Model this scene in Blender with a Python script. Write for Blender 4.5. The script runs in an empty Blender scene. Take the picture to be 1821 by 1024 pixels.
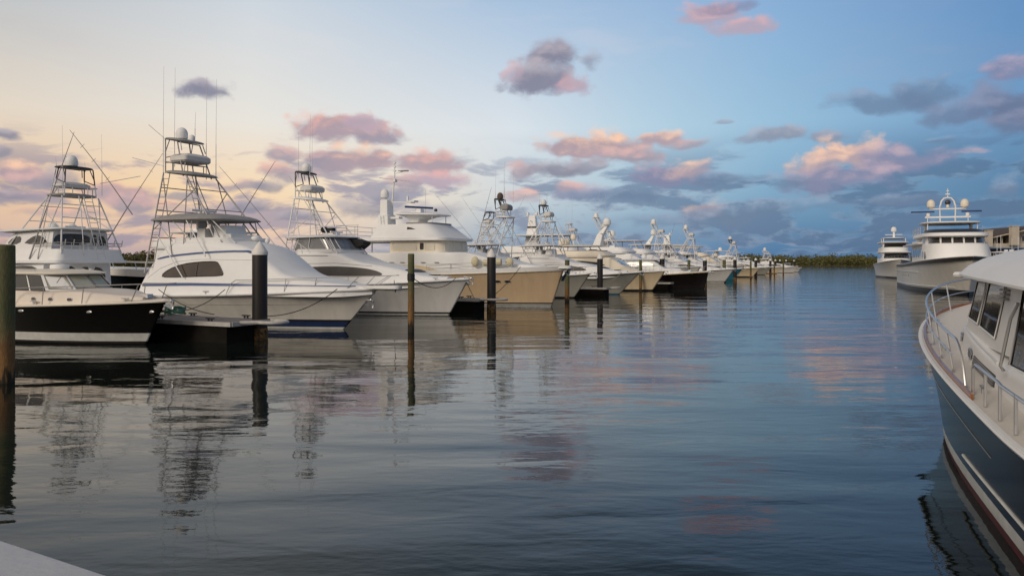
import bpy, bmesh, math, random
from mathutils import Vector
from mathutils.bvhtree import BVHTree
random.seed(7)
R = math.radians
scene = bpy.context.scene
COL = scene.collection
PI = math.pi

# ------------------------------------------------------------------ materials
def s2l(c):
    return tuple(((v/255)/12.92 if v/255 <= .04045 else ((v/255+.055)/1.055)**2.4) for v in c)

def new_mat(name):
    m = bpy.data.materials.new(name); m.use_nodes = True
    nt = m.node_tree; b = nt.nodes['Principled BSDF']
    return m, nt, b

def surf(name, col, rough=.4, metal=0., var=.10, vscale=3., coat=0., bump=0., bscale=20., streak=False, spec=None):
    """noise-mottled paint / plastic / metal"""
    m, nt, b = new_mat(name)
    N = nt.nodes; Lk = nt.links
    tc = N.new('ShaderNodeTexCoord')
    mp = N.new('ShaderNodeMapping'); Lk.new(tc.outputs['Object'], mp.inputs[0])
    if streak: mp.inputs['Scale'].default_value = (1, 1, .12)
    nz = N.new('ShaderNodeTexNoise'); nz.inputs['Scale'].default_value = vscale
    nz.inputs['Detail'].default_value = 6; nz.inputs['Roughness'].default_value = .65
    Lk.new(mp.outputs[0], nz.inputs[0])
    mr = N.new('ShaderNodeMapRange'); mr.inputs[1].default_value = .3; mr.inputs[2].default_value = .7
    mr.inputs[3].default_value = 1-var; mr.inputs[4].default_value = 1+var*.4
    Lk.new(nz.outputs[0], mr.inputs[0])
    mx = N.new('ShaderNodeVectorMath'); mx.operation = 'SCALE'
    mx.inputs[0].default_value = col
    Lk.new(mr.outputs[0], mx.inputs['Scale'])
    Lk.new(mx.outputs[0], b.inputs['Base Color'])
    b.inputs['Roughness'].default_value = rough; b.inputs['Metallic'].default_value = metal
    if coat: b.inputs['Coat Weight'].default_value = coat; b.inputs['Coat Roughness'].default_value = .12
    if spec is not None: b.inputs['Specular IOR Level'].default_value = spec
    if bump:
        n2 = N.new('ShaderNodeTexNoise'); n2.inputs['Scale'].default_value = bscale; n2.inputs['Detail'].default_value = 5
        Lk.new(mp.outputs[0], n2.inputs[0])
        bp = N.new('ShaderNodeBump'); bp.inputs['Strength'].default_value = bump; bp.inputs['Distance'].default_value = .02
        Lk.new(n2.outputs[0], bp.inputs['Height']); Lk.new(bp.outputs[0], b.inputs['Normal'])
    return m

M = {}
M['white'] = surf('white_gelcoat', (.78, .78, .77), .5, var=.05, vscale=1.3, spec=.35)
M['cream'] = surf('cream_gelcoat', (.78, .71, .58), .5, var=.06, vscale=1.3, spec=.35)
M['hull_white'] = surf('white_hull', (.70, .67, .61), .38, var=.11, vscale=2.6, streak=True, coat=.4)
M['hull_lgrey'] = surf('pale_grey_hull', (.64, .63, .60), .38, var=.11, vscale=2.6, streak=True, coat=.4)
M['hull_grey'] = surf('grey_hull', (.33, .32, .28), .38, var=.11, vscale=2.6, streak=True, coat=.4)
M['hull_tan'] = surf('tan_hull', (.62, .46, .29), .38, var=.11, vscale=2.6, streak=True, coat=.4)
M['hull_sand'] = surf('sand_hull', (.70, .57, .38), .38, var=.11, vscale=2.6, streak=True, coat=.4)
M['hull_black'] = surf('black_hull', (.008, .007, .006), .12, var=.3, vscale=.8, coat=.6)
M['hull_maroon'] = surf('maroon_hull', (.008, .0055, .005), .12, var=.3, vscale=.8, coat=.6)
M['hull_navy'] = surf('navy_hull', (.005, .008, .012), .2, var=.2, vscale=.8, spec=.06)
M['hull_teal'] = surf('teal_hull', (.03, .17, .24), .2, var=.15, vscale=.8, coat=.5)
M['boot_black'] = surf('black_boot_stripe', (.012, .012, .014), .4, var=.3)
M['boot_navy'] = surf('navy_boot_stripe', (.012, .03, .10), .4, var=.3)
M['boot_white'] = surf('white_boot_stripe', (.6, .6, .56), .4, var=.2)
M['boot_red'] = surf('red_bottom_paint', (.10, .018, .016), .6, var=.4, vscale=5)
M['boot_blue'] = surf('blue_bottom_paint', (.02, .10, .16), .6, var=.4, vscale=5)
M['stripe_blue'] = surf('blue_stripe', (.05, .09, .22), .35, var=.1)
M['steel'] = surf('polished_steel', (.60, .60, .60), .34, metal=.85, var=.1)
M['alu'] = surf('white_painted_tube', (.66, .66, .66), .38, var=.06)
M['tube_grey'] = surf('grey_anodised_tube', (.32, .31, .31), .42, metal=.3, var=.1)
M['tube_dark'] = surf('dark_tube', (.035, .033, .035), .4, var=.2)
M['glass'] = surf('dark_glass', (.018, .016, .015), .05, var=.3, vscale=1.5, coat=.5)
M['mask'] = surf('dark_window_mask', (.045, .038, .036), .42, var=.35, vscale=1.5, spec=.3)
M['bisque'] = surf('bisque_gelcoat', (.70, .63, .55), .5, var=.07, vscale=1.5, spec=.35)
M['blind'] = surf('cream_window_blind', (.66, .61, .50), .4, var=.12, vscale=2)
M['glass_brown'] = surf('bronze_glass', (.045, .03, .02), .06, var=.4, vscale=1.5, coat=.5)
M['shade'] = surf('sunshade_behind_glass', (.42, .41, .31), .14, var=.12, vscale=2, coat=.8)
M['vinyl'] = surf('clear_vinyl_panel', (.20, .205, .21), .12, var=.45, vscale=1.6, coat=.6)
M['canvas'] = surf('grey_canvas', (.30, .29, .28), .8, var=.15, vscale=4, bump=.2)
M['canvas_w'] = surf('white_canvas', (.66, .64, .62), .75, var=.12, vscale=3, bump=.3, bscale=5)
M['canvas_b'] = surf('brown_canvas', (.10, .075, .06), .8, var=.2, vscale=3, bump=.3)
M['canvas_k'] = surf('black_canvas', (.012, .012, .012), .8, var=.2, bump=.3)
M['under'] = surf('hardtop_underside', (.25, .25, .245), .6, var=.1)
M['teak'] = surf('varnished_teak', (.28, .10, .035), .3, var=.35, vscale=8, coat=.4)
M['nonskid'] = surf('nonskid_deck', (.66, .62, .56), .7, var=.08, vscale=20, bump=.15, bscale=120)
M['rubber'] = surf('black_rubber', (.01, .01, .01), .6, var=.2)
M['red'] = surf('red_plastic', (.35, .03, .03), .5)
M['navyrad'] = surf('dark_blue_radar_bar', (.02, .05, .16), .4)
M['rope'] = surf('mooring_rope', (.035, .030, .025), .9, var=.4, vscale=30, bump=.4, bscale=60)
M['rope_w'] = surf('pale_rope', (.4, .37, .3), .9, var=.4, vscale=30)
M['sleeve'] = surf('black_pile_sleeve', (.014, .011, .010), .42, var=.5, vscale=2.2, streak=True, bump=.15, bscale=6)
M['cap'] = surf('white_pile_cap', (.72, .70, .66), .5, var=.12, vscale=4)
M['dockwood'] = surf('grey_dock_planks', (.20, .18, .17), .8, var=.25, vscale=3, bump=.3)
M['fascia'] = surf('pale_dock_edge', (.48, .46, .43), .6, var=.25, vscale=3)
M['float'] = surf('shaded_dock_float', (.014, .012, .010), .9, var=.4, vscale=2, bump=.3, spec=.1)  # near-black colour paints in the shadow below the dock edge
M['concrete'] = surf('pale_concrete', (.68, .66, .64), .85, var=.10, vscale=1.6, bump=.12, bscale=18)
M['stucco'] = surf('cream_stucco', (.52, .46, .38), .85, var=.12, vscale=2)
M['roofing'] = surf('brown_roof', (.09, .065, .05), .9, var=.3, vscale=5, bump=.4)
M['shade_timber'] = surf('shadow_timber', (.10, .075, .055), .85, var=.3)  # dark tone paints in the shade of floors recessed under roof and balcony
M['hose'] = surf('green_hose', (.05, .16, .12), .5, var=.2)
M['sandbank'] = surf('shore_soil', (.09, .08, .05), .95, var=.3)
M['yellowcush'] = surf('pale_yellow_cushion', (.62, .56, .38), .8, var=.1)

def pile_wood(name='weathered_pile_wood', zmax=3.9):
    m, nt, b = new_mat(name); N = nt.nodes; Lk = nt.links
    tc = N.new('ShaderNodeTexCoord'); sp = N.new('ShaderNodeSeparateXYZ'); Lk.new(tc.outputs['Object'], sp.inputs[0])
    mp = N.new('ShaderNodeMapping'); mp.inputs['Scale'].default_value = (6, 6, .9); Lk.new(tc.outputs['Object'], mp.inputs[0])
    nz = N.new('ShaderNodeTexNoise'); nz.inputs['Scale'].default_value = 2; nz.inputs['Detail'].default_value = 8; Lk.new(mp.outputs[0], nz.inputs[0])
    ma = N.new('ShaderNodeMath'); ma.operation = 'MULTIPLY_ADD'; ma.inputs[1].default_value = 1.3
    Lk.new(nz.outputs[0], ma.inputs[0]); Lk.new(sp.outputs['Z'], ma.inputs[2])
    mr = N.new('ShaderNodeMapRange'); mr.inputs[1].default_value = .4; mr.inputs[2].default_value = zmax
    Lk.new(ma.outputs[0], mr.inputs[0])
    cr = N.new('ShaderNodeValToRGB'); e = cr.color_ramp.elements
    e[0].position = 0; e[0].color = (.012, .01, .007, 1)
    e[1].position = 1; e[1].color = (.115, .112, .048, 1)
    for p, c in ((.16, (.03, .02, .01)), (.24, (.25, .13, .04)), (.42, (.19, .10, .035)), (.52, (.17, .12, .05)), (.7, (.085, .095, .038))):
        q = e.new(p); q.color = (*c, 1)
    Lk.new(mr.outputs[0], cr.inputs[0])
    n2 = N.new('ShaderNodeTexNoise'); n2.inputs['Scale'].default_value = 9; n2.inputs['Detail'].default_value = 6; Lk.new(mp.outputs[0], n2.inputs[0])
    m2 = N.new('ShaderNodeMapRange'); m2.inputs[1].default_value = .3; m2.inputs[2].default_value = .7; m2.inputs[3].default_value = .6; m2.inputs[4].default_value = 1.25
    Lk.new(n2.outputs[0], m2.inputs[0])
    vm = N.new('ShaderNodeVectorMath'); vm.operation = 'SCALE'; Lk.new(cr.outputs[0], vm.inputs[0]); Lk.new(m2.outputs[0], vm.inputs['Scale'])
    Lk.new(vm.outputs[0], b.inputs['Base Color']); b.inputs['Roughness'].default_value = .85
    bp = N.new('ShaderNodeBump'); bp.inputs['Strength'].default_value = .6; bp.inputs['Distance'].default_value = .02
    Lk.new(n2.outputs[0], bp.inputs['Height']); Lk.new(bp.outputs[0], b.inputs['Normal'])
    return m
M['pile'] = pile_wood(); M['pile_green'] = pile_wood('green_pile_wood', 3.1)

def growth():
    m, nt, b = new_mat('barnacle_growth'); N = nt.nodes; Lk = nt.links
    tc = N.new('ShaderNodeTexCoord'); nz = N.new('ShaderNodeTexNoise'); nz.inputs['Scale'].default_value = 9; nz.inputs['Detail'].default_value = 8
    Lk.new(tc.outputs['Object'], nz.inputs[0])
    cr = N.new('ShaderNodeValToRGB'); e = cr.color_ramp.elements
    e[0].position = .38; e[0].color = (.02, .014, .009, 1); e[1].position = .66; e[1].color = (.24, .13, .035, 1)
    Lk.new(nz.outputs[0], cr.inputs[0]); Lk.new(cr.outputs[0], b.inputs['Base Color']); b.inputs['Roughness'].default_value = .8
    bp = N.new('ShaderNodeBump'); bp.inputs['Strength'].default_value = .8; bp.inputs['Distance'].default_value = .03
    Lk.new(nz.outputs[0], bp.inputs['Height']); Lk.new(bp.outputs[0], b.inputs['Normal'])
    return m
M['growth'] = growth()

def leaf_mat(name, c0, c1):
    m, nt, b = new_mat(name); N = nt.nodes; Lk = nt.links
    g = N.new('ShaderNodeNewGeometry'); nz = N.new('ShaderNodeTexNoise'); nz.inputs['Scale'].default_value = .35; nz.inputs['Detail'].default_value = 5
    Lk.new(g.outputs['Position'], nz.inputs[0])
    mx = N.new('ShaderNodeMix'); mx.data_type = 'RGBA'; mx.inputs[6].default_value = (*c0, 1); mx.inputs[7].default_value = (*c1, 1)
    mr = N.new('ShaderNodeMapRange'); mr.inputs[1].default_value = .35; mr.inputs[2].default_value = .68; Lk.new(nz.outputs[0], mr.inputs[0])
    Lk.new(mr.outputs[0], mx.inputs[0]); Lk.new(mx.outputs[2], b.inputs['Base Color']); b.inputs['Roughness'].default_value = .7
    return m
M['leaf'] = leaf_mat('mangrove_leaves', (.06, .066, .016), (.17, .155, .04))
M['leaf2'] = leaf_mat('shore_tree_leaves', (.06, .064, .016), (.16, .135, .04))

# ------------------------------------------------------------------ mesh builder
class MB:
    def __init__(s): s.v = []; s.f = []; s.m = []
    def add(s, vs, fs, mi=0):
        o = len(s.v); s.v += [tuple(p) for p in vs]
        for f in fs: s.f.append(tuple(i+o for i in f)); s.m.append(mi)
        return s
    def box(s, c, d, mi=0, taper=1., shift=0., rz=0.):
        x, y, z = d[0]/2, d[1]/2, d[2]/2
        vs = []
        for zz, k, sh in ((-z, 1, 0), (z, taper, shift)):
            for a, b in ((-1, -1), (1, -1), (1, 1), (-1, 1)):
                px, py = a*x*k+sh, b*y*k
                if rz: px, py = px*math.cos(rz)-py*math.sin(rz), px*math.sin(rz)+py*math.cos(rz)
                vs.append((c[0]+px, c[1]+py, c[2]+zz))
        return s.add(vs, [(3, 2, 1, 0), (4, 5, 6, 7), (0, 1, 5, 4), (1, 2, 6, 5), (2, 3, 7, 6), (3, 0, 4, 7)], mi)
    def loft(s, rings, closed=True, cap=True, mi=0, mis=None):
        n = len(rings[0]); vs = [p for r in rings for p in r]; fs = []
        o = len(s.v); s.v += [tuple(p) for p in vs]
        for i in range(len(rings)-1):
            for j in range(n if closed else n-1):
                k = (j+1) % n
                s.f.append((o+i*n+j, o+i*n+k, o+(i+1)*n+k, o+(i+1)*n+j)); s.m.append(mis[j] if mis else mi)
        if cap:
            s.f.append(tuple(o+j for j in range(n))[::-1]); s.m.append(mi)
            s.f.append(tuple(o+(len(rings)-1)*n+j for j in range(n))); s.m.append(mi)
        return s
    def tube(s, pts, r, n=6, mi=0, closed=False, r2=None):
        pts = [Vector(p) for p in pts]; rings = []
        for i, p in enumerate(pts):
            a = pts[i-1] if (i > 0 or closed) else p; b = pts[(i+1) % len(pts)] if (i < len(pts)-1 or closed) else p
            d = (b-a).normalized() if (b-a).length > 1e-9 else Vector((0, 0, 1))
            u = d.cross(Vector((0, 0, 1)))
            if u.length < .05: u = d.cross(Vector((1, 0, 0)))
            u.normalize(); w = d.cross(u)
            rr = r if r2 is None else r+(r2-r)*i/max(1, len(pts)-1)
            rings.append([p+u*(rr*math.cos(2*PI*k/n))+w*(rr*math.sin(2*PI*k/n)) for k in range(n)])
        if closed: rings.append(rings[0])
        return s.loft(rings, True, not closed, mi)
    def lathe(s, prof, c=(0, 0, 0), n=16, mi=0):
        rings = [[(c[0]+max(r, .001)*math.cos(2*PI*k/n), c[1]+max(r, .001)*math.sin(2*PI*k/n), c[2]+z) for k in range(n)] for r, z in prof]
        return s.loft(rings, True, True, mi)
    def ell(s, c, rad, n=14, m=8, mi=0):
        rings = []
        for i in range(m+1):
            t = -PI/2+PI*i/m
            rings.append([(c[0]+rad[0]*max(.01, math.cos(t))*math.cos(2*PI*k/n), c[1]+rad[1]*max(.01, math.cos(t))*math.sin(2*PI*k/n), c[2]+rad[2]*math.sin(t)) for k in range(n)])
        return s.loft(rings, True, True, mi)
    def prism(s, out, zf0, zf1, mi=0, mib=None):
        """outline (x,y) list, z given by value or function(x,y)"""
        f0 = zf0 if callable(zf0) else (lambda x, y: zf0); f1 = zf1 if callable(zf1) else (lambda x, y: zf1)
        n = len(out); o = len(s.v)
        s.v += [(x, y, f0(x, y)) for x, y in out]+[(x, y, f1(x, y)) for x, y in out]
        s.f.append(tuple(o+i for i in range(n))[::-1]); s.m.append(mi if mib is None else mib)
        s.f.append(tuple(o+n+i for i in range(n))); s.m.append(mi)
        for i in range(n):
            j = (i+1) % n; s.f.append((o+i, o+j, o+n+j, o+n+i)); s.m.append(mi)
        return s
    def build(s, name, mats, parent=None, smooth=35, label=None):
        me = bpy.data.meshes.new(name); me.from_pydata(s.v, [], s.f)
        if not isinstance(mats, (list, tuple)): mats = [mats]
        for m in mats: me.materials.append(M[m] if isinstance(m, str) else m)
        me.polygons.foreach_set('material_index', s.m)
        bm = bmesh.new(); bm.from_mesh(me); bmesh.ops.recalc_face_normals(bm, faces=bm.faces); bm.to_mesh(me); bm.free()
        if smooth:
            me.polygons.foreach_set('use_smooth', [True]*len(me.polygons)); me.set_sharp_from_angle(angle=R(smooth))
        me.update()
        o = bpy.data.objects.new(name, me); COL.objects.link(o)
        if parent is not None: o.parent = parent
        if label: o['label'] = label
        return o
    def islands(s):
        par = list(range(len(s.v)))
        def fd(i):
            while par[i] != i: par[i] = par[par[i]]; i = par[i]
            return i
        for f in s.f:
            for j in f[1:]: par[fd(f[0])] = fd(j)
        grp = {}
        for f, m in zip(s.f, s.m): grp.setdefault(fd(f[0]), []).append((f, m))
        out = []
        for fs in grp.values():
            q = MB(); ix = {}
            for f, m in fs:
                for i in f:
                    if i not in ix: ix[i] = len(q.v); q.v.append(s.v[i])
                q.f.append(tuple(ix[i] for i in f)); q.m.append(m)
            out.append(q)
        return out
    def build_each(s, name, mats, parent=None, smooth=35):
        return [q.build(name, mats, parent, smooth) for q in s.islands()]
    def bvh(s): return BVHTree.FromPolygons([Vector(p) for p in s.v], s.f)

def tag(o, label, cat, group=None, kind=None):
    if label: o['label'] = label
    if cat: o['category'] = cat
    if group: o['group'] = group
    if kind: o['kind'] = kind
    return o
def empty(name, loc, rz=0):
    o = bpy.data.objects.new(name, None); COL.objects.link(o); o.location = loc; o.rotation_euler = (0, 0, rz); o.empty_display_size = .5
    return o

def lerp(a, b, t): return a+(b-a)*t
def ss(t): t = max(0, min(1, t)); return t*t*(3-2*t)
def interp(tab, x):
    tab = sorted(tab)
    if x <= tab[0][0]: return tab[0][1]
    for (a, b), (c, d) in zip(tab, tab[1:]):
        if x <= c: return b+(d-b)*(x-a)/(c-a)
    return tab[-1][1]
def catmull(keys, sub=4):
    out = []; n = len(keys)
    for i in range(n-1):
        p0, p1, p2, p3 = keys[max(0, i-1)], keys[i], keys[i+1], keys[min(n-1, i+2)]
        for k in range(sub):
            t = k/sub
            out.append(tuple(.5*((2*b)+(-a+c)*t+(2*a-5*b+4*c-d)*t*t+(-a+3*b-3*c+d)*t**3) for a, b, c, d in zip(p0, p1, p2, p3)))
    out.append(tuple(keys[-1])); return out
def chaikin(p, it=2, closed=True):
    for _ in range(it):
        q = []
        for i in range(len(p) if closed else len(p)-1):
            a, b = p[i], p[(i+1) % len(p)]
            q += [tuple(lerp(u, v, .25) for u, v in zip(a, b)), tuple(lerp(u, v, .75) for u, v in zip(a, b))]
        if not closed: q = [p[0]]+q+[p[-1]]
        p = q
    return p
def rrect(x0, x1, y0, y1, r=.15, n=4, bow=0.):
    pts = []
    for cx, cy, a in ((x1-r, y1-r, 0), (x0+r, y1-r, 90), (x0+r, y0+r, 180), (x1-r, y0+r, 270)):
        for k in range(n+1):
            t = R(a+90*k/n); pts.append((cx+r*math.cos(t), cy+r*math.sin(t)))
    if bow:
        hw = (y1-y0)/2
        pts = [(x+bow*(1-((y-(y0+y1)/2)/hw)**2)*ss((x-x0)/(x1-x0)), y) for x, y in pts]
    return pts

def section(x, wb, wt, z0, z1, r, crown=.06):
    """one cross-section of a cabin: sides leaning in, rounded shoulders, cambered top"""
    h = z1-z0; r = min(r, h*.9, wt*.9)
    P = []
    lean = wb-wt
    for k in range(4):
        t = k/4; z = z0+(h-r)*t; P.append((x, wb-lean*(z-z0)/max(h, .01), z))
    wsh = wb-lean*(h-r)/max(h, .01)
    for k in range(6):
        a = PI/2*k/5; P.append((x, wsh-r+r*math.cos(a), z1-r+r*math.sin(a)))
    for k in range(1, 4):
        y = (wsh-r)*(1-k/4); P.append((x, y, z1+crown*(1-(1-k/4)**2)))
    P.append((x, 0, z1+crown))
    return P+[(x, -y, z) for (x, y, z) in P[::-1][1:]]
def cabin(keys, sub=4):
    mb = MB(); mb.loft([section(*k) for k in (catmull(keys, sub) if sub > 1 else keys)], True, True); return mb

def patch(bvh, poly, axis='y', side=-1, off=.008, round_=2, maxe=.3, mb=None, mi=0):
    """a panel cut to the outline poly and laid on the surface found along an axis"""
    if round_: poly = chaikin(poly, round_)
    bm = bmesh.new()
    vs = [bm.verts.new((p[0], 0, p[1])) for p in poly]; bm.faces.new(vs)
    bmesh.ops.triangulate(bm, faces=bm.faces[:])
    for _ in range(6):
        es = [e for e in bm.edges if e.calc_length() > maxe]
        if not es: break
        bmesh.ops.subdivide_edges(bm, edges=es, cuts=1); bmesh.ops.triangulate(bm, faces=[f for f in bm.faces if len(f.verts) > 3])
    bm.verts.ensure_lookup_table()
    out = []; last = None
    for v in bm.verts:
        a, b = v.co.x, v.co.z
        if axis == 'y': o, d = Vector((a, side*20, b)), Vector((0, -side, 0))
        else: o, d = Vector((40*side, a, b)), Vector((-side, 0, 0))
        h, nrm, _, _ = bvh.ray_cast(o, d)
        if h is None: h, nrm, _, _ = bvh.find_nearest(Vector((a, side*2, b)) if axis == 'y' else Vector((0, a, b)))
        if nrm.dot(d) > 0: nrm = -nrm
        out.append(h+nrm*off)
    bm.verts.index_update()
    fs = [tuple(v.index for v in f.verts) for f in bm.faces]
    bnd = [e for e in bm.edges if len(e.link_faces) == 1]
    mb = mb or MB(); o = len(mb.v)
    cen = sum(out, Vector())/len(out)
    inn = [p-(Vector((0, side*off*2.5, 0)) if axis == 'y' else Vector((side*off*2.5, 0, 0))) for p in out]
    mb.add(out, fs, mi); 
    n = len(out); mb.v += [tuple(p) for p in inn]
    for e in bnd:
        i, j = e.verts[0].index, e.verts[1].index
        mb.f.append((o+i, o+j, o+n+j, o+n+i)); mb.m.append(mi)
    bm.free()
    return mb
def outline_on(bvh, poly, axis='y', side=-1, off=.012, round_=2):
    if round_: poly = chaikin(poly, round_)
    pts = []
    for i in range(len(poly)):
        a0, b0 = poly[i]; a1, b1 = poly[(i+1) % len(poly)]
        n = max(1, int(math.hypot(a1-a0, b1-b0)/.2))
        for k in range(n):
            a, b = lerp(a0, a1, k/n), lerp(b0, b1, k/n)
            if axis == 'y': o, d = Vector((a, side*20, b)), Vector((0, -side, 0))
            else: o, d = Vector((40*side, a, b)), Vector((-side, 0, 0))
            h, nrm, _, _ = bvh.ray_cast(o, d)
            if h is None: continue
            if nrm.dot(d) > 0: nrm = -nrm
            pts.append(h+nrm*off)
    return pts
def windows(root, bvh, polys, mat='glass', both=True, axis='y', frame=None, fr=.014, name='window', round_=2, off=.018, maxe=.16):
    for poly in polys:
        for sd in ((-1, 1) if (both and axis == 'y') else (-1,) if axis == 'y' else (1,)):
            w = patch(bvh, poly, axis, sd, off, round_, maxe).build(name, mat, root)
            if frame:
                pts = outline_on(bvh, poly, axis, sd, off+.006, round_)
                if len(pts) > 4: MB().tube(pts, fr, 5, closed=True).build('frame', frame, w)

# ------------------------------------------------------------------ boat pieces
class Hull:
    def __init__(s, L, hb, zb, zm, rake, tr=.9, p=2.3, q=.85, wl=.86, wp=1.7, flare=1.8, tmax=.35, zexp=2., wq=1.):
        s.L, s.hb, s.zb, s.zm, s.rake, s.tr, s.p, s.q, s.wl, s.wp, s.flare, s.tmax, s.zexp, s.wq = L, hb, zb, zm, rake, tr, p, q, wl, wp, flare, tmax, zexp, wq
    def zs(s, x): t = max(0, min(1, 1+x/s.L)); return s.zm+(s.zb-s.zm)*t**s.zexp
    def B(s, x):
        t = max(0, min(1, 1+x/s.L)); tm = s.tmax
        if t < tm: return s.hb*lerp(s.tr, 1, ss(t/tm))
        u = (t-tm)/(1-tm); return s.hb*max(0, 1-u**s.p)**s.q
    def Bw(s, t):
        tm = s.tmax*.8
        if t < tm: return s.hb*s.wl*lerp(s.tr, 1, ss(t/tm))
        u = (t-tm)/(1-tm); return s.hb*s.wl*max(0, 1-u**s.wp)**s.wq
    def build(s, root, mat, boots, n=40, deck='white', rub='white', rubr=.05, detail=True):
        mats = []; 
        def mid(k):
            if k not in mats: mats.append(k)
            return mats.index(k)
        rows = [-.6, -.25]
        z = 0.0; rows.append(-.02)
        low = [(zz, mm) for zz, mm in boots]
        rows += [zz for zz, mm in low]
        nb = 10
        ts = [1-(1-i/n)**1.35 for i in range(n+1)]
        sec = []
        for t in ts:
            x0 = -s.L+t*s.L; zsh = s.zs(x0); ring = []
            zl = low[-1][0] if low else 0
            zz = rows+[lerp(zl, zsh, k/nb) for k in range(1, nb+1)]
            for z in zz:
                hh = max(0, min(1, z/s.zb)); h2 = max(0, min(1, z/zsh))
                x = -s.L+t*(s.L-s.rake*(1-hh))
                if z < 0: x -= t*t*(-z)*1.2
                b = s.Bw(t)+(s.B(x0)-s.Bw(t))*h2**s.flare
                if z < 0: b *= max(.05, 1+z*.7)
                ring.append((x, b, z))
            sec.append(ring)
        m = len(sec[0])
        rowmat = []
        for k in range(m-1):
            zt = rows[k+1] if k+1 < len(rows) else 99
            mm = mat
            if zt <= 0: mm = low[0][1] if low else mat
            else:
                for zz, bmn in low:
                    if zt <= zz+1e-6: mm = bmn; break
            rowmat.append(mid(mm))
        mb = MB()
        for sd in (1, -1):
            mb.loft([[(x, sd*y, z) for x, y, z in r] for r in sec], False, False, 0, rowmat)
        tr = sec[0]; ring = [(x, y, z) for x, y, z in tr]+[(x, -y, z) for x, y, z in tr[::-1]]
        mb.add(ring, [tuple(range(len(ring)))], mid(mat))
        # weld the stem
        s.obj = mb.build('hull', mats, root, 40)
        bm = bmesh.new(); bm.from_mesh(s.obj.data); bmesh.ops.remove_doubles(bm, verts=bm.verts, dist=.004); bmesh.ops.recalc_face_normals(bm, faces=bm.faces); bm.to_mesh(s.obj.data); bm.free()
        s.mb = mb
        # deck
        d = MB(); rings = []
        for i in range(n+1):
            t = ts[i]; x = -s.L+t*s.L; b = max(.004, s.B(x)-.02); z = s.zs(x)-.02
            rings.append([(x, b*k, z+.10*(1-k*k)) for k in (1, .75, .4, 0, -.4, -.75, -1)])
        d.loft(rings, False, False)
        s.deck = d.build('deck', deck, root)
        if rub:
            pts = [(-s.L+t*s.L, s.B(-s.L+t*s.L)+.012, s.zs(-s.L+t*s.L)-rubr*.6) for t in ts]
            pts += [(x, -y, z) for x, y, z in pts[::-1][1:]]
            MB().tube(pts, rubr, 6).build('rub_rail', rub, s.obj)
        return s
    def side_pt(s, x, inset=0, dz=0, sd=-1): return (x, sd*max(0, s.B(x)-inset), s.zs(x)+dz)

def bow_rail(root, h, x0, height, inset=.12, ext=.0, spacing=1.1, mat='steel', r=.018, mid=False, end=True, lean=.06, toplift=.0):
    xs = []; x = x0
    while x < -.35: xs.append(x); x += spacing*.5
    xs.append(-.3)
    def top(x, sd, dz): 
        t = (x-x0)/(-x0)
        b = h.B(x)-inset
        return (x+ext*ss((t-.55)/.45), sd*(max(.10, b)+lean), h.zs(x)+dz+toplift*t)
    mb = MB()
    tips = [(ext+.02, .14, h.zs(0)+height+toplift), (ext+.10, 0, h.zs(0)+height+toplift), (ext+.02, -.14, h.zs(0)+height+toplift)]
    P = [top(x, 1, height) for x in xs]; S = [top(x, -1, height) for x in xs]
    line = P+tips+S[::-1]
    if end: line = [h.side_pt(x0-.35, inset, 0, 1)]+line+[h.side_pt(x0-.35, inset, 0, -1)]
    line = chaikin(line, 1, False)
    mb.tube(line, r, 6)
    if mid:
        mb.tube(chaikin([top(x, 1, height*.5) for x in xs]+[(a, b, c-height*.5) for a, b, c in tips]+[top(x, -1, height*.5) for x in xs][::-1], 1, False), r*.75, 5)
    for sd in (1, -1):
        for i, x in enumerate(xs):
            if i % 2 == 0 and (i or not end): mb.tube([h.side_pt(x-.10, inset, -.02, sd), top(x, sd, height)], r*.85, 5)
    return mb.build('bow_rail', mat, root)

def slab(out, z, th, crown=0., tilt=0., x0=0, hw=1.):
    """thin moulded plate: rounded edge, cambered top"""
    mb = MB(); cx = sum(p[0] for p in out)/len(out); cy = sum(p[1] for p in out)/len(out)
    zt = lambda x: z+tilt*(x-x0)
    rings = []
    for k, dz in ((.0, 0), (.9, 0), (1, th*.35), (1, th*.65), (.975, th), (.92, th+crown*.22), (.8, th+crown*.48), (.6, th+crown*.75), (.35, th+crown*.93), (.0, th+crown)):
        rings.append([(cx+(x-cx)*max(k, .001), cy+(y-cy)*max(k, .001), zt(cx+(x-cx)*k)+dz) for x, y in out])
    mb.loft(rings, True, True)
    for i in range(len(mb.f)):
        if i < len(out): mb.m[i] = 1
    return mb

def dome(c, r, h):
    """satellite dome: short cylinder with a hemispherical top"""
    pr = [(r*.55, 0), (r*.6, h*.08), (r*.95, h*.14), (r, h*.3)]
    for k in range(0, 7):
        a = PI/2*k/6; pr.append((r*math.cos(a), h*.5+h*.5*math.sin(a)))
    return MB().lathe(pr, c, 18)
def ladder(mb, a0, a1, b0, b1, step=.3, r=.018):
    """two rails a0-a1, b0-b1 with rungs"""
    a0, a1, b0, b1 = map(Vector, (a0, a1, b0, b1))
    mb.tube([a0, a1], r, 6); mb.tube([b0, b1], r, 6)
    n = max(2, int((a1-a0).length/step))
    for k in range(1, n): mb.tube([a0.lerp(a1, k/n), b0.lerp(b1, k/n)], r*.75, 5)

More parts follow.
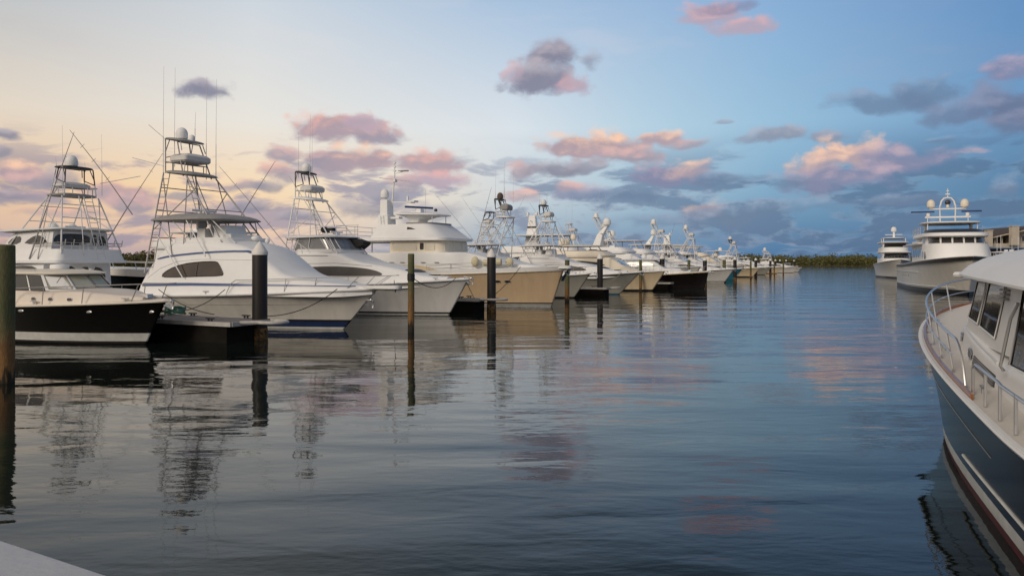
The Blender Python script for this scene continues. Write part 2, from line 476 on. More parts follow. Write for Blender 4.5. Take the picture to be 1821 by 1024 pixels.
def tower(root, aft, fwd, low, up, bench, mat='alu', mat_up=None, domes=((0, 0, .28, .55),), dome_mat='white', whips=(), pipe=.03, ladders=True, plat='white', cover='canvas_w'):
    """tuna tower. aft/fwd: (x,|y|,z) leg feet; low/up: (x0,x1,z at x0,z at x1,half width); bench: (x0,x1,z0,z1)"""
    mat_up = mat_up or mat
    lz = lambda x: lerp(low[2], low[3], (x-low[0])/(low[1]-low[0])); uz = lambda x: lerp(up[2], up[3], (x-up[0])/(up[1]-up[0]))
    mb = MB()
    for sd in (1, -1):
        A0 = Vector((aft[0], sd*aft[1], aft[2])); A1 = Vector((low[0]+.1, sd*low[4]*.9, lz(low[0])))
        F0 = Vector((fwd[0], sd*fwd[1], fwd[2])); F1 = Vector((low[1]-.25, sd*low[4]*.85, lz(low[1])))
        mb.tube([A0, A1], pipe*1.15, 8); mb.tube([F0, F1], pipe*1.15, 8)
        mb.tube([A0.lerp(A1, .42), F0.lerp(F1, .78)], pipe*.7, 6); mb.tube([A0.lerp(A1, .97), A0.lerp(F0, .36)+Vector((0, 0, .3))], pipe*.8, 6)
        mb.tube([F0.lerp(F1, .97), A0.lerp(F0, .5)+Vector((0, 0, .3))], pipe*.8, 6)
    for k in (.35, .62, .85):
        mb.tube([Vector((aft[0], aft[1], aft[2])).lerp(Vector((low[0]+.1, low[4]*.9, lz(low[0]))), k), Vector((aft[0], -aft[1], aft[2])).lerp(Vector((low[0]+.1, -low[4]*.9, lz(low[0]))), k)], pipe*.8, 6)
    for k in (.5, .8):
        mb.tube([Vector((fwd[0], fwd[1], fwd[2])).lerp(Vector((low[1]-.25, low[4]*.85, lz(low[1]))), k), Vector((fwd[0], -fwd[1], fwd[2])).lerp(Vector((low[1]-.25, -low[4]*.85, lz(low[1]))), k)], pipe*.7, 6)
    fr = mb.build('tower_frame', mat, root)
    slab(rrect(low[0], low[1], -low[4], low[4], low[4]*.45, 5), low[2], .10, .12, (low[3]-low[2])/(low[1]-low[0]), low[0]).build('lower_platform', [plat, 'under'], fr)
    # belly rail round the lower platform
    bl = MB(); zr = .55
    ring = [(x, y, lz(x)+zr) for x, y in rrect(low[0]+.1, low[1]-.9, -low[4]*.95, low[4]*.95, .25, 4)]
    bl.tube(ring, pipe*.7, 6, closed=True)
    for x, y in ((low[0]+.12, .5), (low[0]+.12, -.5), (low[1]-1.1, low[4]*.9), (low[1]-1.1, -low[4]*.9)): bl.tube([(x, y*.95, lz(x)+.05), (x, y*.95, lz(x)+zr)], pipe*.7, 6)
    bl.build('belly_rail', mat, fr)
    cs = MB(); bx0, bx1, bz0, bz1 = bench; bw = low[4]*.75
    cs.loft([[(bx0+(bx1-bx0)*.5+(x-(bx0+bx1)/2)*k, y*k, z) for x, y in rrect(bx0, bx1, -bw, bw, .15, 3)] for k, z in ((.9, bz0), (1, bz0+.08), (1, lerp(bz0, bz1, .6)), (.8, lerp(bz0, bz1, .85)), (.3, bz1))])
    cs.build('control_station', cover, fr)
    u = MB()
    for sd in (1, -1):
        a0 = Vector((low[0]+.1, sd*low[4]*.8, lz(low[0]))); a1 = Vector((up[0]+.08, sd*up[4]*.85, uz(up[0])))
        f0 = Vector((low[1]-.5, sd*low[4]*.8, lz(low[1]))); f1 = Vector((up[1]-.35, sd*up[4]*.8, uz(up[1])))
        b0 = a0.lerp(a1, .45); c0 = f0.lerp(f1, .62)
        u.tube([b0, a1], pipe, 7); u.tube([c0, f1], pipe, 7)
        u.tube([a1.lerp(f1, .35), a0.lerp(a1, .62)], pipe*.7, 6); u.tube([c0.lerp(f1, .3)+Vector((.18, 0, .02)), f1+Vector((.2, 0, 0))], pipe*.7, 6)
        u.tube([b0, c0], pipe*.8, 6)
    lw = MB()
    for sd in (1, -1):
        a0 = Vector((low[0]+.1, sd*low[4]*.8, lz(low[0]))); a1 = Vector((up[0]+.08, sd*up[4]*.85, uz(up[0])))
        f0 = Vector((low[1]-.5, sd*low[4]*.8, lz(low[1]))); f1 = Vector((up[1]-.35, sd*up[4]*.8, uz(up[1])))
        lw.tube([a0, a0.lerp(a1, .45)], pipe, 7); lw.tube([f0, f0.lerp(f1, .62)], pipe, 7)
        lw.tube([f0, Vector((bx1-.2, sd*bw*.8, bz0))], pipe*.7, 6); lw.tube([a0.lerp(a1, .3), Vector((bx0+.2, sd*bw*.8, bz0))], pipe*.7, 6)
    lw.build_each('seat_frame', mat, fr)
    u.tube([(up[0]+.08, up[4]*.85, uz(up[0])), (up[0]+.08, -up[4]*.85, uz(up[0]))], pipe*.8, 6); u.tube([(up[1]-.35, up[4]*.8, uz(up[1])), (up[1]-.35, -up[4]*.8, uz(up[1]))], pipe*.8, 6)
    u.build('upper_frame', mat_up, fr)
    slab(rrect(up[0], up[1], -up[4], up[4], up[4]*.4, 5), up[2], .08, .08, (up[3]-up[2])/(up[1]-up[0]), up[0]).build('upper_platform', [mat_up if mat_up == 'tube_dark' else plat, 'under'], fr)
    for (dx, dy, r, h) in domes:
        x = lerp(up[0], up[1], .5)+dx
        dome((x, dy, uz(x)+.06), r, h).build('radar_dome', dome_mat, fr)
    if ladders:
        ld = MB()
        A0 = Vector((aft[0], -aft[1], aft[2])); A1 = Vector((low[0]+.1, -low[4]*.9, lz(low[0])))
        off = Vector((.30, .12, 0))
        ladder(ld, A0, A1, A0+off*1.2, A1+off, .3, pipe*.6)
        X = lerp(low[0], low[1], .35)
        ladder(ld, (X+1.0, -.1, fwd[2]+.9), (X, -.1, lz(X)), (X+1.0, .28, fwd[2]+.9), (X, .28, lz(X)), .3, pipe*.6)
        ld.build('ladder', mat, fr)
    for (x, y, z0, z1) in whips:
        MB().tube([(x, y, z0), (x, y, lerp(z0, z1, .35))], .018, 6).tube([(x, y, lerp(z0, z1, .35)), (x+.02, y+.02, z1)], .011, 5, r2=.006).build('antenna', 'alu', fr)
    return fr

def outrigger(root, p0, p1, r=.03, mat='tube_grey'):
    p0, p1 = Vector(p0), Vector(p1)
    mb = MB(); mid = p0.lerp(p1, .5)+Vector((0, 0, .12))
    mb.tube(chaikin([p0, mid, p1], 3, False), r, 6, r2=.010)
    d = (p1-p0).normalized(); u = d.cross(Vector((0, 1, 0))).normalized()
    for k in (.4, .62, .8):
        q = p0.lerp(p1, k)+Vector((0, 0, .12*(1-abs(2*k-1)))); mb.tube([q-u*.16, q+u*.16], .010, 5)
    mb.build('outrigger', mat, root)

def anchor(root, x, z, mat='steel', s=1., name='anchor'):
    mb = MB()
    mb.box((x-.35*s, 0, z), (.8*s, .16*s, .07*s)); mb.tube([(x-.5*s, 0, z+.08*s), (x+.1*s, 0, z-.05*s), (x+.05*s, 0, z-.35*s)], .045*s, 6)
    mb.add([(x+.05*s, 0, z-.42*s), (x-.3*s, .22*s, z-.18*s), (x-.22*s, 0, z-.26*s), (x-.3*s, -.22*s, z-.18*s), (x-.16*s, 0, z-.14*s)], [(0, 1, 2), (0, 2, 3), (0, 4, 1), (0, 3, 4), (1, 4, 2), (2, 4, 3)])
    mb.ell((x-.02, 0, z), (.09*s, .1*s, .09*s), 10, 6)
    mb.build(name, mat, root)

def pulpit(root, h, length, w=.55, th=.10, mat='white'):
    out = chaikin([(-1.3, h.B(-1.3)*.55), (-.4, w*.5), (length*.6, w*.42), (length, w*.3), (length, -w*.3), (length*.6, -w*.42), (-.4, -w*.5), (-1.3, -h.B(-1.3)*.55)], 2)
    MB().prism(out, lambda x, y: h.zs(min(x, 0))-.02, lambda x, y: h.zs(min(x, 0))+th).build('bow_pulpit', mat, root)

def boat_root(name, label, cat, tip, th, L, group=None):
    a = R(-th); mid = (tip[0]-math.cos(a)*L/2, tip[1]-math.sin(a)*L/2, 0)
    r = empty(name, mid, a); tag(r, label, cat, group); r['_L'] = L
    return r
def settle(root):
    """children were modelled with x = 0 at the bow tip: bring them to the root's middle"""
    L = root['_L']; del root['_L']
    for c in root.children: c.location.x += L/2

def deck_clutter(root, h, xs):
    for x in xs:
        for sd in (1, -1):
            mb = MB(); p = h.side_pt(x, .28, .03, sd)
            mb.box((p[0], p[1], p[2]+.05), (.07, .05, .10)); mb.box((p[0], p[1], p[2]+.11), (.34, .05, .04)); mb.build('cleat', 'steel', root)

# ------------------------------------------------------------------ sportfishers
def sportfish(label, tip, th=24.5, L=16., hb=2.35, zb=1.95, zm=1.35, rake=1.8, hull='hull_white', boots=((.10, 'boot_black'),), k=1.,
              style='open', mask='mask', tow=None, tower_mat='alu', up_mat=None, dome_mat='white', domes=((0, 0, .28, .55),), whips=2, outr=True, group='sportfishing boats in the left row',
              hard=True, vinyl=False, house='white', rail=True, cover='canvas_w', cat='sportfishing boat', name='sportfishing_boat', pulp=0., deck='white', tz=0.):
    r = boat_root(name, label, cat, tip, th, L, group)
    h = Hull(L, hb, zb, zm, rake).build(r, hull, boots, deck=deck)
    K = lambda x: x*k
    zd = h.zs(K(-5))
    # trunk and lower house in one moulding, raked front
    keys = [(K(-1.3), .35, .25, zd-.1, h.zs(K(-1.3))+.14, .08), (K(-2.6), 1.05*k, .75*k, zd-.2, zd+.45*k, .15), (K(-3.9), 1.55*k, 1.15*k, zd-.3, zd+.80*k, .22), (K(-5.2), 1.82*k, 1.35*k, zd-.3, zd+1.04*k, .25), (K(-6.4), 1.95*k, 1.45*k, zd-.3, zd+1.22*k, .25),
            (K(-7.3), 1.98*k, 1.5*k, zd-.35, zd+1.50*k, .25), (K(-8.1), 2.0*k, 1.55*k, zd-.35, zd+1.78*k, .25), (K(-9.2), 2.02*k, 1.62*k, zd-.4, zd+1.87*k, .25), (K(-10.6), 2.02*k, 1.65*k, zd-.4, zd+1.86*k, .25), (K(-11.6), 2.0*k, 1.65*k, zd-.4, zd+1.75*k, .25)]
    hs = cabin(keys); ho = hs.build('deckhouse', house, r); bv = hs.bvh()
    zz = lambda a: zd+a*k
    windows(ho, bv, [[(K(-11.0), zz(.42)), (K(-8), zz(.40)), (K(-5.2), zz(.40)), (K(-4.75), zz(.52)), (K(-5.6), zz(.82)), (K(-7.5), zz(.98)), (K(-9.8), zz(.95)), (K(-11.0), zz(.72))]], mask)
    for sd in (-1, 1):
        pts = outline_on(bv, [(K(-11.3), zz(1.10)), (K(-8), zz(1.16)), (K(-5.6), zz(.98)), (K(-5.6), zz(.981)), (K(-8), zz(1.161)), (K(-11.3), zz(1.101))], 'y', sd, .006, 0)
        if len(pts) > 4: MB().tube(pts[:len(pts)//2], .012, 4).build('moulding', 'under', ho)
        pts = outline_on(bv, [(K(-10.8), zz(1.62)), (K(-8.6), zz(1.60)), (K(-8.6), zz(1.601)), (K(-10.8), zz(1.621))], 'y', sd, .05, 0)
        if len(pts) > 4: MB().tube(pts[:len(pts)//2], .016, 5).build('grab_rail', 'steel', ho)
    # front face mask
    windows(ho, bv, [[(-.9*k, zz(.62)), (.9*k, zz(.62)), (.95*k, zz(.80)), (-.95*k, zz(.80))]], mask, axis='x')
    # flybridge: coaming line, console, seats
    fb = MB(); zf = zz(1.84)
    fb.loft([[(x*k, y*k, zf+dz) for x, y in rrect(-11.3, -8.1, -1.6, 1.6, .5, 4, .25)] for dz in (-.05, .16*k)], True, False)
    fb.loft([[(x*k, y*k, zf+dz) for x, y in rrect(-11.22, -8.18, -1.52, 1.52, .45, 4, .25)] for dz in (.16*k, -.04)], True, False)
    fb.box((K(-9.0), 0, zf+.35*k), (.7*k, 1.5*k, .7*k), taper=.8); fb.box((K(-10.0), .5*k, zf+.3*k), (.5*k, .5*k, .6*k)); fb.box((K(-10.0), -.5*k, zf+.3*k), (.5*k, .5*k, .6*k)); fb.box((K(-10.25), .5*k, zf+.8*k), (.12*k, .5*k, .5*k)); fb.box((K(-10.25), -.5*k, zf+.8*k), (.12*k, .5*k, .5*k))
    fb.build('flybridge', house, ho)
    zt = zz(2.62)+tz
    if hard:
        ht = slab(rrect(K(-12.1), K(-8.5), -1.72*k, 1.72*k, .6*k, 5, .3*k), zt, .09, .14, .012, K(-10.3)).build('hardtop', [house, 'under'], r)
        sup = MB()
        for sd in (1, -1):
            for xa, xb in ((-11.1, -11.5), (-10.1, -10.0), (-8.3, -8.9)): sup.tube([(K(xa), sd*1.6*k, zf+.05), (K(xb), sd*1.55*k, zt+.03)], .028, 6)
            sup.tube([(K(-10.1), sd*1.6*k, zf+.1), (K(-11.4), sd*1.55*k, zt)], .02, 6)
        sup.build_each('hardtop_support', tower_mat, ht)
        MB().box((K(-9.6), .5*k, zt+.26), (.3, .35, .25)).tube([(K(-9.6), .5*k-.6, zt+.42), (K(-9.6), .5*k+.6, zt+.42)], .06, 6).build('open_array_radar', 'white', ht)
        if vinyl:
            en = MB(); a = rrect(K(-11.6), K(-8.1), -1.58*k, 1.58*k, .6*k, 5, .25*k); b = rrect(K(-11.3), K(-8.7), -1.5*k, 1.5*k, .6*k, 5, .25*k)
            en.loft([[(x, y, zf+.12) for x, y in a], [(x, y, zt+.02) for x, y in b]], True, False)
            eo = en.build('vinyl_enclosure', 'vinyl', ht)
            st = MB()
            for i in range(0, len(a), 2): st.tube([(a[i][0], a[i][1], zf+.12), (b[i][0], b[i][1], zt+.02)], .03, 5)
            st.build_each('enclosure_frame', house, eo)
    if tow:
        fr = tower(r, aft=(K(-11.9), 1.75*k, zz(1.2)), fwd=(K(-8.0), 1.5*k, zz(1.72)), low=tow['low'], up=tow['up'], bench=tow['bench'], mat=tower_mat, mat_up=up_mat, domes=domes, dome_mat=dome_mat, cover=cover,
                   whips=[(tow['up'][0]+.1+.5*(i % 2)+.9*(i//2), (.35 if i % 2 else -.35), tow['up'][2]-.3, tow['up'][2]+2.6+.5*(i % 3)) for i in range(whips)], pipe=tow.get('pipe', .03))
    if outr:
        for sd in (1, -1):
            outrigger(r, (K(-10.2), sd*2.0*k, zz(1.0)), (K(-13.5), sd*3.0*k, zz(7.0)) if outr is True else (outr[0], sd*abs(outr[1]), outr[2]))
    if rail: bow_rail(r, h, K(-5.2), .62, ext=pulp*.8)
    if pulp: pulpit(r, h, pulp)
    anchor(r, .15+pulp*.9, h.zs(0)+.02)
    deck_clutter(r, h, (K(-1.8), K(-6.5)))
    # hatch on the foredeck
    hp = h.zs(K(-2.2)); MB().prism(rrect(K(-2.55), K(-2.0), -.26, .26, .06, 3), hp+.30, hp+.36).build('deck_hatch', 'glass', ho)
    return r, h, ho, bv

def towspec(k=1., x=-12.4, z=6.95, zu=8.55, w=.8): 
    return dict(low=(x, x+2.6*k, z, z-.15*k, w), up=(x, x+1.65*k, zu, zu-.15, w*.75), bench=(x+.5, x+1.95*k, z+.55, z+.95))

# --- C: white boat with blue stripes, nearest of the row
def blue_striped():
    L = 16.5
    r = boat_root('sportfishing_boat', 'white sportfishing boat with blue stripes, wide grey canopy and tall tower behind the dock end', 'sportfishing boat', (-5.88, 34.68), 24.5, L, 'sportfishing boats in the left row')
    h = Hull(L, 2.45, 1.88, 1.42, 1.85, p=2.5, q=.9, flare=1.7).build(r, 'hull_white', ((.10, 'boot_white'), (.34, 'boot_navy'), (.44, 'boot_black')), n=48, rubr=.06)
    # hull crease line
    cr = MB(); cr.tube([Vector(hp) for hp in outline_on(h.mb.bvh(), [(-15, .98), (-1.35, 1.18), (-1.35, 1.181), (-15, .981)], 'y', -1, .003, 0)][:60], .012, 4).build('spray_rail', 'hull_grey', h.obj)
    tr_keys = [(-.25, .12, .10, 1.6, 1.94, .05, .02), (-1.4, .85, .70, 1.5, 2.05, .12, .04), (-2.8, 1.42, 1.18, 1.5, 2.22, .2, .08), (-4.0, 1.70, 1.36, 1.5, 2.46, .28, .12), (-4.7, 1.84, 1.40, 1.5, 2.84, .34, .14), (-5.5, 1.96, 1.44, 1.5, 3.36, .36, .14), (-6.3, 2.05, 1.5, 1.5, 3.74, .36, .12), (-7.6, 2.12, 1.58, 1.5, 3.97, .36, .1),
               (-9.2, 2.14, 1.62, 1.5, 4.05, .36, .1), (-10.4, 2.14, 1.62, 1.45, 4.02, .36, .1), (-11.0, 2.12, 1.62, 1.4, 3.82, .36, .08), (-11.6, 2.1, 1.66, 1.4, 3.32, .32, .06), (-12.1, 2.08, 1.7, 1.4, 2.7, .25, .05), (-12.5, 2.05, 1.75, 1.4, 2.0, .2, .04)]
    hs = cabin(tr_keys, 5); ho = hs.build('deckhouse', 'white', r, 50); bv = hs.bvh()
    windows(ho, bv, [[(-11.05, 2.36), (-10.55, 2.68), (-9.7, 2.93), (-8.7, 3.03), (-7.75, 3.05), (-7.55, 3.0), (-7.15, 2.5), (-7.2, 2.40), (-8.7, 2.36), (-10.6, 2.30)]], 'glass_brown', frame='boot_black', fr=.02, round_=1)
    MB().tube([Vector(p) for p in outline_on(bv, [(-8.75, 2.38), (-8.75, 3.02), (-8.751, 3.02), (-8.751, 2.38)], 'y', -1, .03, 0)], .02, 5).build('mullion', 'boot_black', ho)
    windows(ho, bv, [[(-11.5, 3.22), (-10.6, 3.36), (-8.4, 3.52), (-6.2, 3.58), (-5.7, 3.46), (-5.72, 3.38), (-6.2, 3.49), (-8.4, 3.43), (-10.6, 3.27), (-11.5, 3.13)]], 'stripe_blue', name='blue_band', round_=1)
    windows(ho, bv, [[(-12.3, 1.86), (-12.3, 2.02), (-9, 2.06), (-4.5, 2.04), (-.9, 1.975), (-.9, 1.945), (-4.5, 1.95), (-9, 1.93)]], 'stripe_blue', name='side_stripe', round_=0)
    # brow line above the window
    for sd in (-1, 1):
        MB().tube(outline_on(bv, [(-12.0, 2.25), (-11.2, 2.72), (-10.1, 3.06), (-8.7, 3.16), (-5.4, 3.12), (-5.4, 3.121), (-8.7, 3.161), (-10.1, 3.061), (-11.2, 2.721)], 'y', sd, .006, 0)[:60], .018, 4).build('moulding', 'white', ho)
    # flybridge
    fb = MB(); zf = 4.0
    fb.loft([[(x, y, zf+dz) for x, y in rrect(-10.9, -7.5, -1.5, 1.5, .5, 4, .3)] for dz in (-.05, .18)], True, False); fb.loft([[(x, y, zf+dz) for x, y in rrect(-10.8, -7.6, -1.42, 1.42, .45, 4, .3)] for dz in (.18, 0)], True, False)
    fb.box((-8.5, 0, zf+.42), (.8, 1.5, .75), taper=.85, shift=-.1)
    fb.box((-9.75, .45, zf+.35), (.5, .5, .6)); fb.box((-9.75, -.45, zf+.35), (.5, .5, .6)); fb.box((-10.0, .45, zf+.85), (.12, .5, .5)); fb.box((-10.0, -.45, zf+.85), (.12, .5, .5)); fb.box((-7.9, 0, zf+.2), (.5, 1.8, .3))
    fb.build('flybridge', 'white', ho)
    MB().ell((-7.2, .3, 4.16), (.22, .3, .16)).ell((-6.8, .6, 4.05), (.12, .12, .12)).build('deck_light', 'white', ho)
    ht = slab(rrect(-12.2, -8.1, -1.95, 1.95, .8, 6, .4), 4.99, .11, .32, 0., -9).build('canopy', ['canvas', 'canvas'], r)
    sp = MB()
    for sd in (1, -1):
        for a, b in (((-10.7, 1.55, 4.0), (-11.6, 1.75, 5.04)), ((-9.6, 1.5, 4.1), (-9.3, 1.7, 5.04)), ((-8.1, 1.45, 4.05), (-8.5, 1.6, 5.04)), ((-7.0, 1.3, 3.9), (-8.3, 1.5, 5.04)), ((-9.6, 1.5, 4.1), (-10.6, 1.7, 5.04))):
            sp.tube([(a[0], sd*a[1], a[2]), (b[0], sd*b[1], b[2])], .026, 6)
    sp.build_each('canopy_support', 'alu', ht)
    MB().box((-10.6, .3, 5.44), (.4, .4, .22)).tube([(-10.6, -.5, 5.58), (-10.6, 1.1, 5.58)], .06, 6).build('radar', 'white', ht)
    tower(r, aft=(-12.1, 1.95, 2.5), fwd=(-7.6, 1.45, 3.85), low=(-12.0, -10.2, 7.42, 7.22, 1.12), up=(-12.15, -10.95, 9.12, 8.94, .88), bench=(-11.75, -10.6, 7.95, 8.42), mat='tube_grey', domes=((-.22, 0, .29, .66), (.3, .15, .16, .36)), plat='canvas', cover='canvas_w',
          whips=[(-12.1, -.85, 7.4, 12.7), (-12.05, -.2, 7.8, 12.8), (-10.9, .75, 7.2, 12.4), (-10.5, 1.0, 7.2, 12.3), (-11.3, .4, 9.3, 10.6)], pipe=.034)
    ex = MB(); ex.tube([(-11.9, -1.0, 7.75), (-13.6, -1.4, 8.2)], .018, 5); ex.tube([(-12.1, -.7, 9.1), (-12.7, -1.2, 9.8)], .014, 5); ex.build('antenna', 'alu', r)
    outrigger(r, (-12.5, -2.3, 5.3), (-14.9, -3.8, 9.3)); outrigger(r, (-11.6, 2.1, 3.2), (-8.6, 3.2, 8.3))
    for sd in (1, -1):
        st = MB(); st.tube([(-9.5, sd*1.85, 5.0), (-8.2, sd*2.0, 3.45), (-8.1, sd*2.04, 3.3)], .03, 6); st.tube([(-11.2, sd*2.0, 4.3), (-9.4, sd*2.14, 2.3)], .026, 6); st.build_each('outrigger_strut', 'alu', r)
    bow_rail(r, h, -6.4, .62, ext=.95, spacing=1.3, lean=.0, toplift=-.05)
    pulpit(r, h, 1.15, .75, .12)
    anchor(r, -.35, 1.35)
    deck_clutter(r, h, (-1.6, -8))
    settle(r)
blue_striped()

# --- D: white boat with dark mask and vinyl enclosure
r, h, ho, bv = sportfish('white sportfishing boat with dark wraparound window and clear vinyl bridge behind the brown wooden piling', (-2.41, 44.63), L=16, hb=2.4, zb=2.1, zm=1.55, rake=1.3, hull='hull_lgrey', boots=((.06, 'boot_white'), (.16, 'boot_black')), vinyl=True,
    tow=dict(low=(-11.85, -10.35, 6.95, 6.78, 0.98), up=(-11.98, -11.12, 8.62, 8.5, 0.72), bench=(-11.50, -10.61, 7.4, 7.85), pipe=.034), tower_mat='alu', up_mat='tube_dark', domes=((0, 0, .30, .62),), whips=3, outr=(-15.6, 3.2, 8.9), rail=False, tz=.05)
MB().box((-10.0, .3, 5.0), (.7, .35, .3)).ell((-10.3, .2, 5.05), (.25, .22, .2)).build('bridge_gear', 'canvas_k', r)
en = MB(); en.add([(-8.5, .3, 4.5), (-7.6, .5, 4.28), (-7.6, .5, 4.12), (-8.3, .3, 3.8), (-8.5, 1.6, 4.5), (-7.6, 1.3, 4.28), (-7.6, 1.3, 4.12), (-8.3, 1.6, 3.8)], [(0, 1, 2, 3), (7, 6, 5, 4), (0, 4, 5, 1), (1, 5, 6, 2), (2, 6, 7, 3), (3, 7, 4, 0)]); en.build('front_cover', 'canvas_k', r)
settle(r)

# --- boats further along the row: each its own moulding, colour and fittings
r, h, ho, bv = sportfish('dark hulled tower boat hidden behind the tan yacht with black radar dome on top', (6.6, 66.0), L=15.5, hb=2.3, zb=2.1, zm=1.5, rake=1.5, hull='hull_grey', boots=((.12, 'boot_black'),), tow=dict(low=(-8.53, -7.17, 6.95, 6.88, 0.8), up=(-8.80, -8.00, 8.55, 8.45, 0.6), bench=(-8.21, -7.40, 7.6, 8.15), pipe=.04), up_mat='tube_dark', dome_mat='canvas_b', domes=((0, 0, .27, .62),), whips=4, cover='canvas', outr=(-7.5, 3.6, 9.3), pulp=.4, tz=.1)
settle(r)
r, h, ho, bv = sportfish('grey hulled sportfishing boat behind the black piling right of the tan yacht', (12.04, 73.44), L=16, hb=2.4, zb=2.15, zm=1.5, rake=2.1, hull='hull_grey', boots=((.10, 'boot_blue'),), tow=dict(low=(-9.95, -8.65, 6.95, 6.92, 0.78), up=(-10.20, -9.40, 8.58, 8.52, 0.58), bench=(-9.65, -8.87, 7.5, 8.0), pipe=.04), up_mat='tube_dark', domes=((0, 0, .26, .62),), whips=2, tz=.15, rail=False)
settle(r)
r, h, ho, bv = sportfish('white tower boat tucked behind the maroon hulled boat with a white railed foredeck', (22.6, 103.4), L=15, hb=2.2, zb=1.9, zm=1.4, rake=1.4, hull='hull_white', tow=dict(low=(-11.50, -10.10, 7.2, 7.15, 0.8), up=(-12.55, -11.65, 9.2, 9.15, 0.6), bench=(-11.18, -10.34, 7.8, 8.4), pipe=.05), domes=((0, 0, .3, .6),), whips=5, outr=False)
settle(r)
r, h, ho, bv = sportfish('white hulled sportfishing boat just right of the maroon boat and its black piling', (32.79, 116.06), L=16, hb=2.4, zb=2.1, zm=1.5, rake=1.5, hull='hull_lgrey', boots=((.15, 'boot_white'), (.25, 'boot_black')), tow=dict(low=(-11.60, -10.20, 6.9, 6.88, 0.8), up=(-12.55, -11.65, 8.9, 8.88, 0.6), bench=(-11.28, -10.44, 7.6, 8.1), pipe=.045), domes=((0, 0, .38, .75),), whips=3, outr=(-8, 3.4, 9))
settle(r)
r, h, ho, bv = sportfish('teal blue hulled sportfishing boat between a white hull and a cream hull', (40.17, 136.99), L=16, hb=2.4, zb=2.0, zm=1.5, rake=1.7, hull='hull_teal', boots=((.1, 'boot_blue'),), tow=dict(low=(-9.60, -8.20, 7.2, 7.16, 0.8), up=(-10.35, -9.45, 9.0, 8.96, 0.6), bench=(-9.28, -8.44, 7.8, 8.3), pipe=.05), domes=((0, 0, .36, .75),), whips=2, outr=False)
settle(r)
r, h, ho, bv = sportfish('cream hulled flybridge boat without a tower, next after the teal hull', (50.74, 160.89), L=16, hb=2.4, zb=2.0, zm=1.5, rake=1.6, hull='hull_sand', boots=((.2, 'boot_black'),), tow=None, outr=False, house='cream', name='flybridge_boat', cat='boat', pulp=1.2)
settle(r)
r, h, ho, bv = sportfish('small looking grey hulled tower boat far down the row past the cream hull', (64.3, 194.63), L=16, hb=2.4, zb=1.95, zm=1.5, rake=1.7, hull='hull_grey', tow=dict(low=(-9.95, -8.45, 7.2, 7.15, 0.85), up=(-10.60, -9.60, 8.7, 8.65, 0.65), bench=(-9.60, -8.71, 7.8, 8.4), pipe=.055), domes=((0, 0, .42, .9),), up_mat='tube_dark', whips=1, outr=False)
settle(r)
r, h, ho, bv = sportfish('far pale hulled boat near the end of the row with a stubby mast', (73.74, 214.84), L=14, hb=2.2, zb=1.9, zm=1.4, rake=1.4, hull='hull_sand', tow=None, outr=False, hard=True, name='flybridge_boat', cat='boat', boots=((.15, 'boot_black'),))
settle(r)
r, h, ho, bv = sportfish('low tower boat second from the far end of the row', (84.56, 232.81), L=14, hb=2.2, zb=1.9, zm=1.4, rake=1.3, hull='hull_lgrey', tow=dict(low=(-9.6, -7.6, 5.6, 5.5, .7), up=(-10.2, -8.6, 6.5, 6.4, .6), bench=(-9, -8, 5.9, 6.2), pipe=.05), domes=((0, 0, .45, 1.0),), whips=0, outr=False, k=.9)
settle(r)
# last small open boat
def skiff(label, tip, th, L):
    r = boat_root('small_boat', label, 'small boat', tip, th, L)
    h = Hull(L, 1.5, 1.45, 1.0, 1.2).build(r, 'hull_white', ((.1, 'boot_black'),), n=20)
    MB().box((-4.2, 0, 1.5), (1.2, .9, 1.1), taper=.8).build('console', 'white', r)
    slab(rrect(-5.2, -3.2, -.9, .9, .3, 4), 2.7, .08, .05).build('hardtop', ['white', 'under'], r)
    t = MB()
    for x in (-5, -3.4):
        for s in (.8, -.8): t.tube([(x, s, 1.2), (x, s, 2.72)], .035, 6)
    t.build_each('hardtop_support', 'alu', r)
    MB().box((-8.3, .4, 1.3), (.5, .4, 1.0), taper=.8).box((-8.3, -.4, 1.3), (.5, .4, 1.0), taper=.8).build('outboard_motor', 'white', r)
    settle(r)
skiff('small white open boat last at the far end of the row', (90.5, 246), 24.5, 8.2)

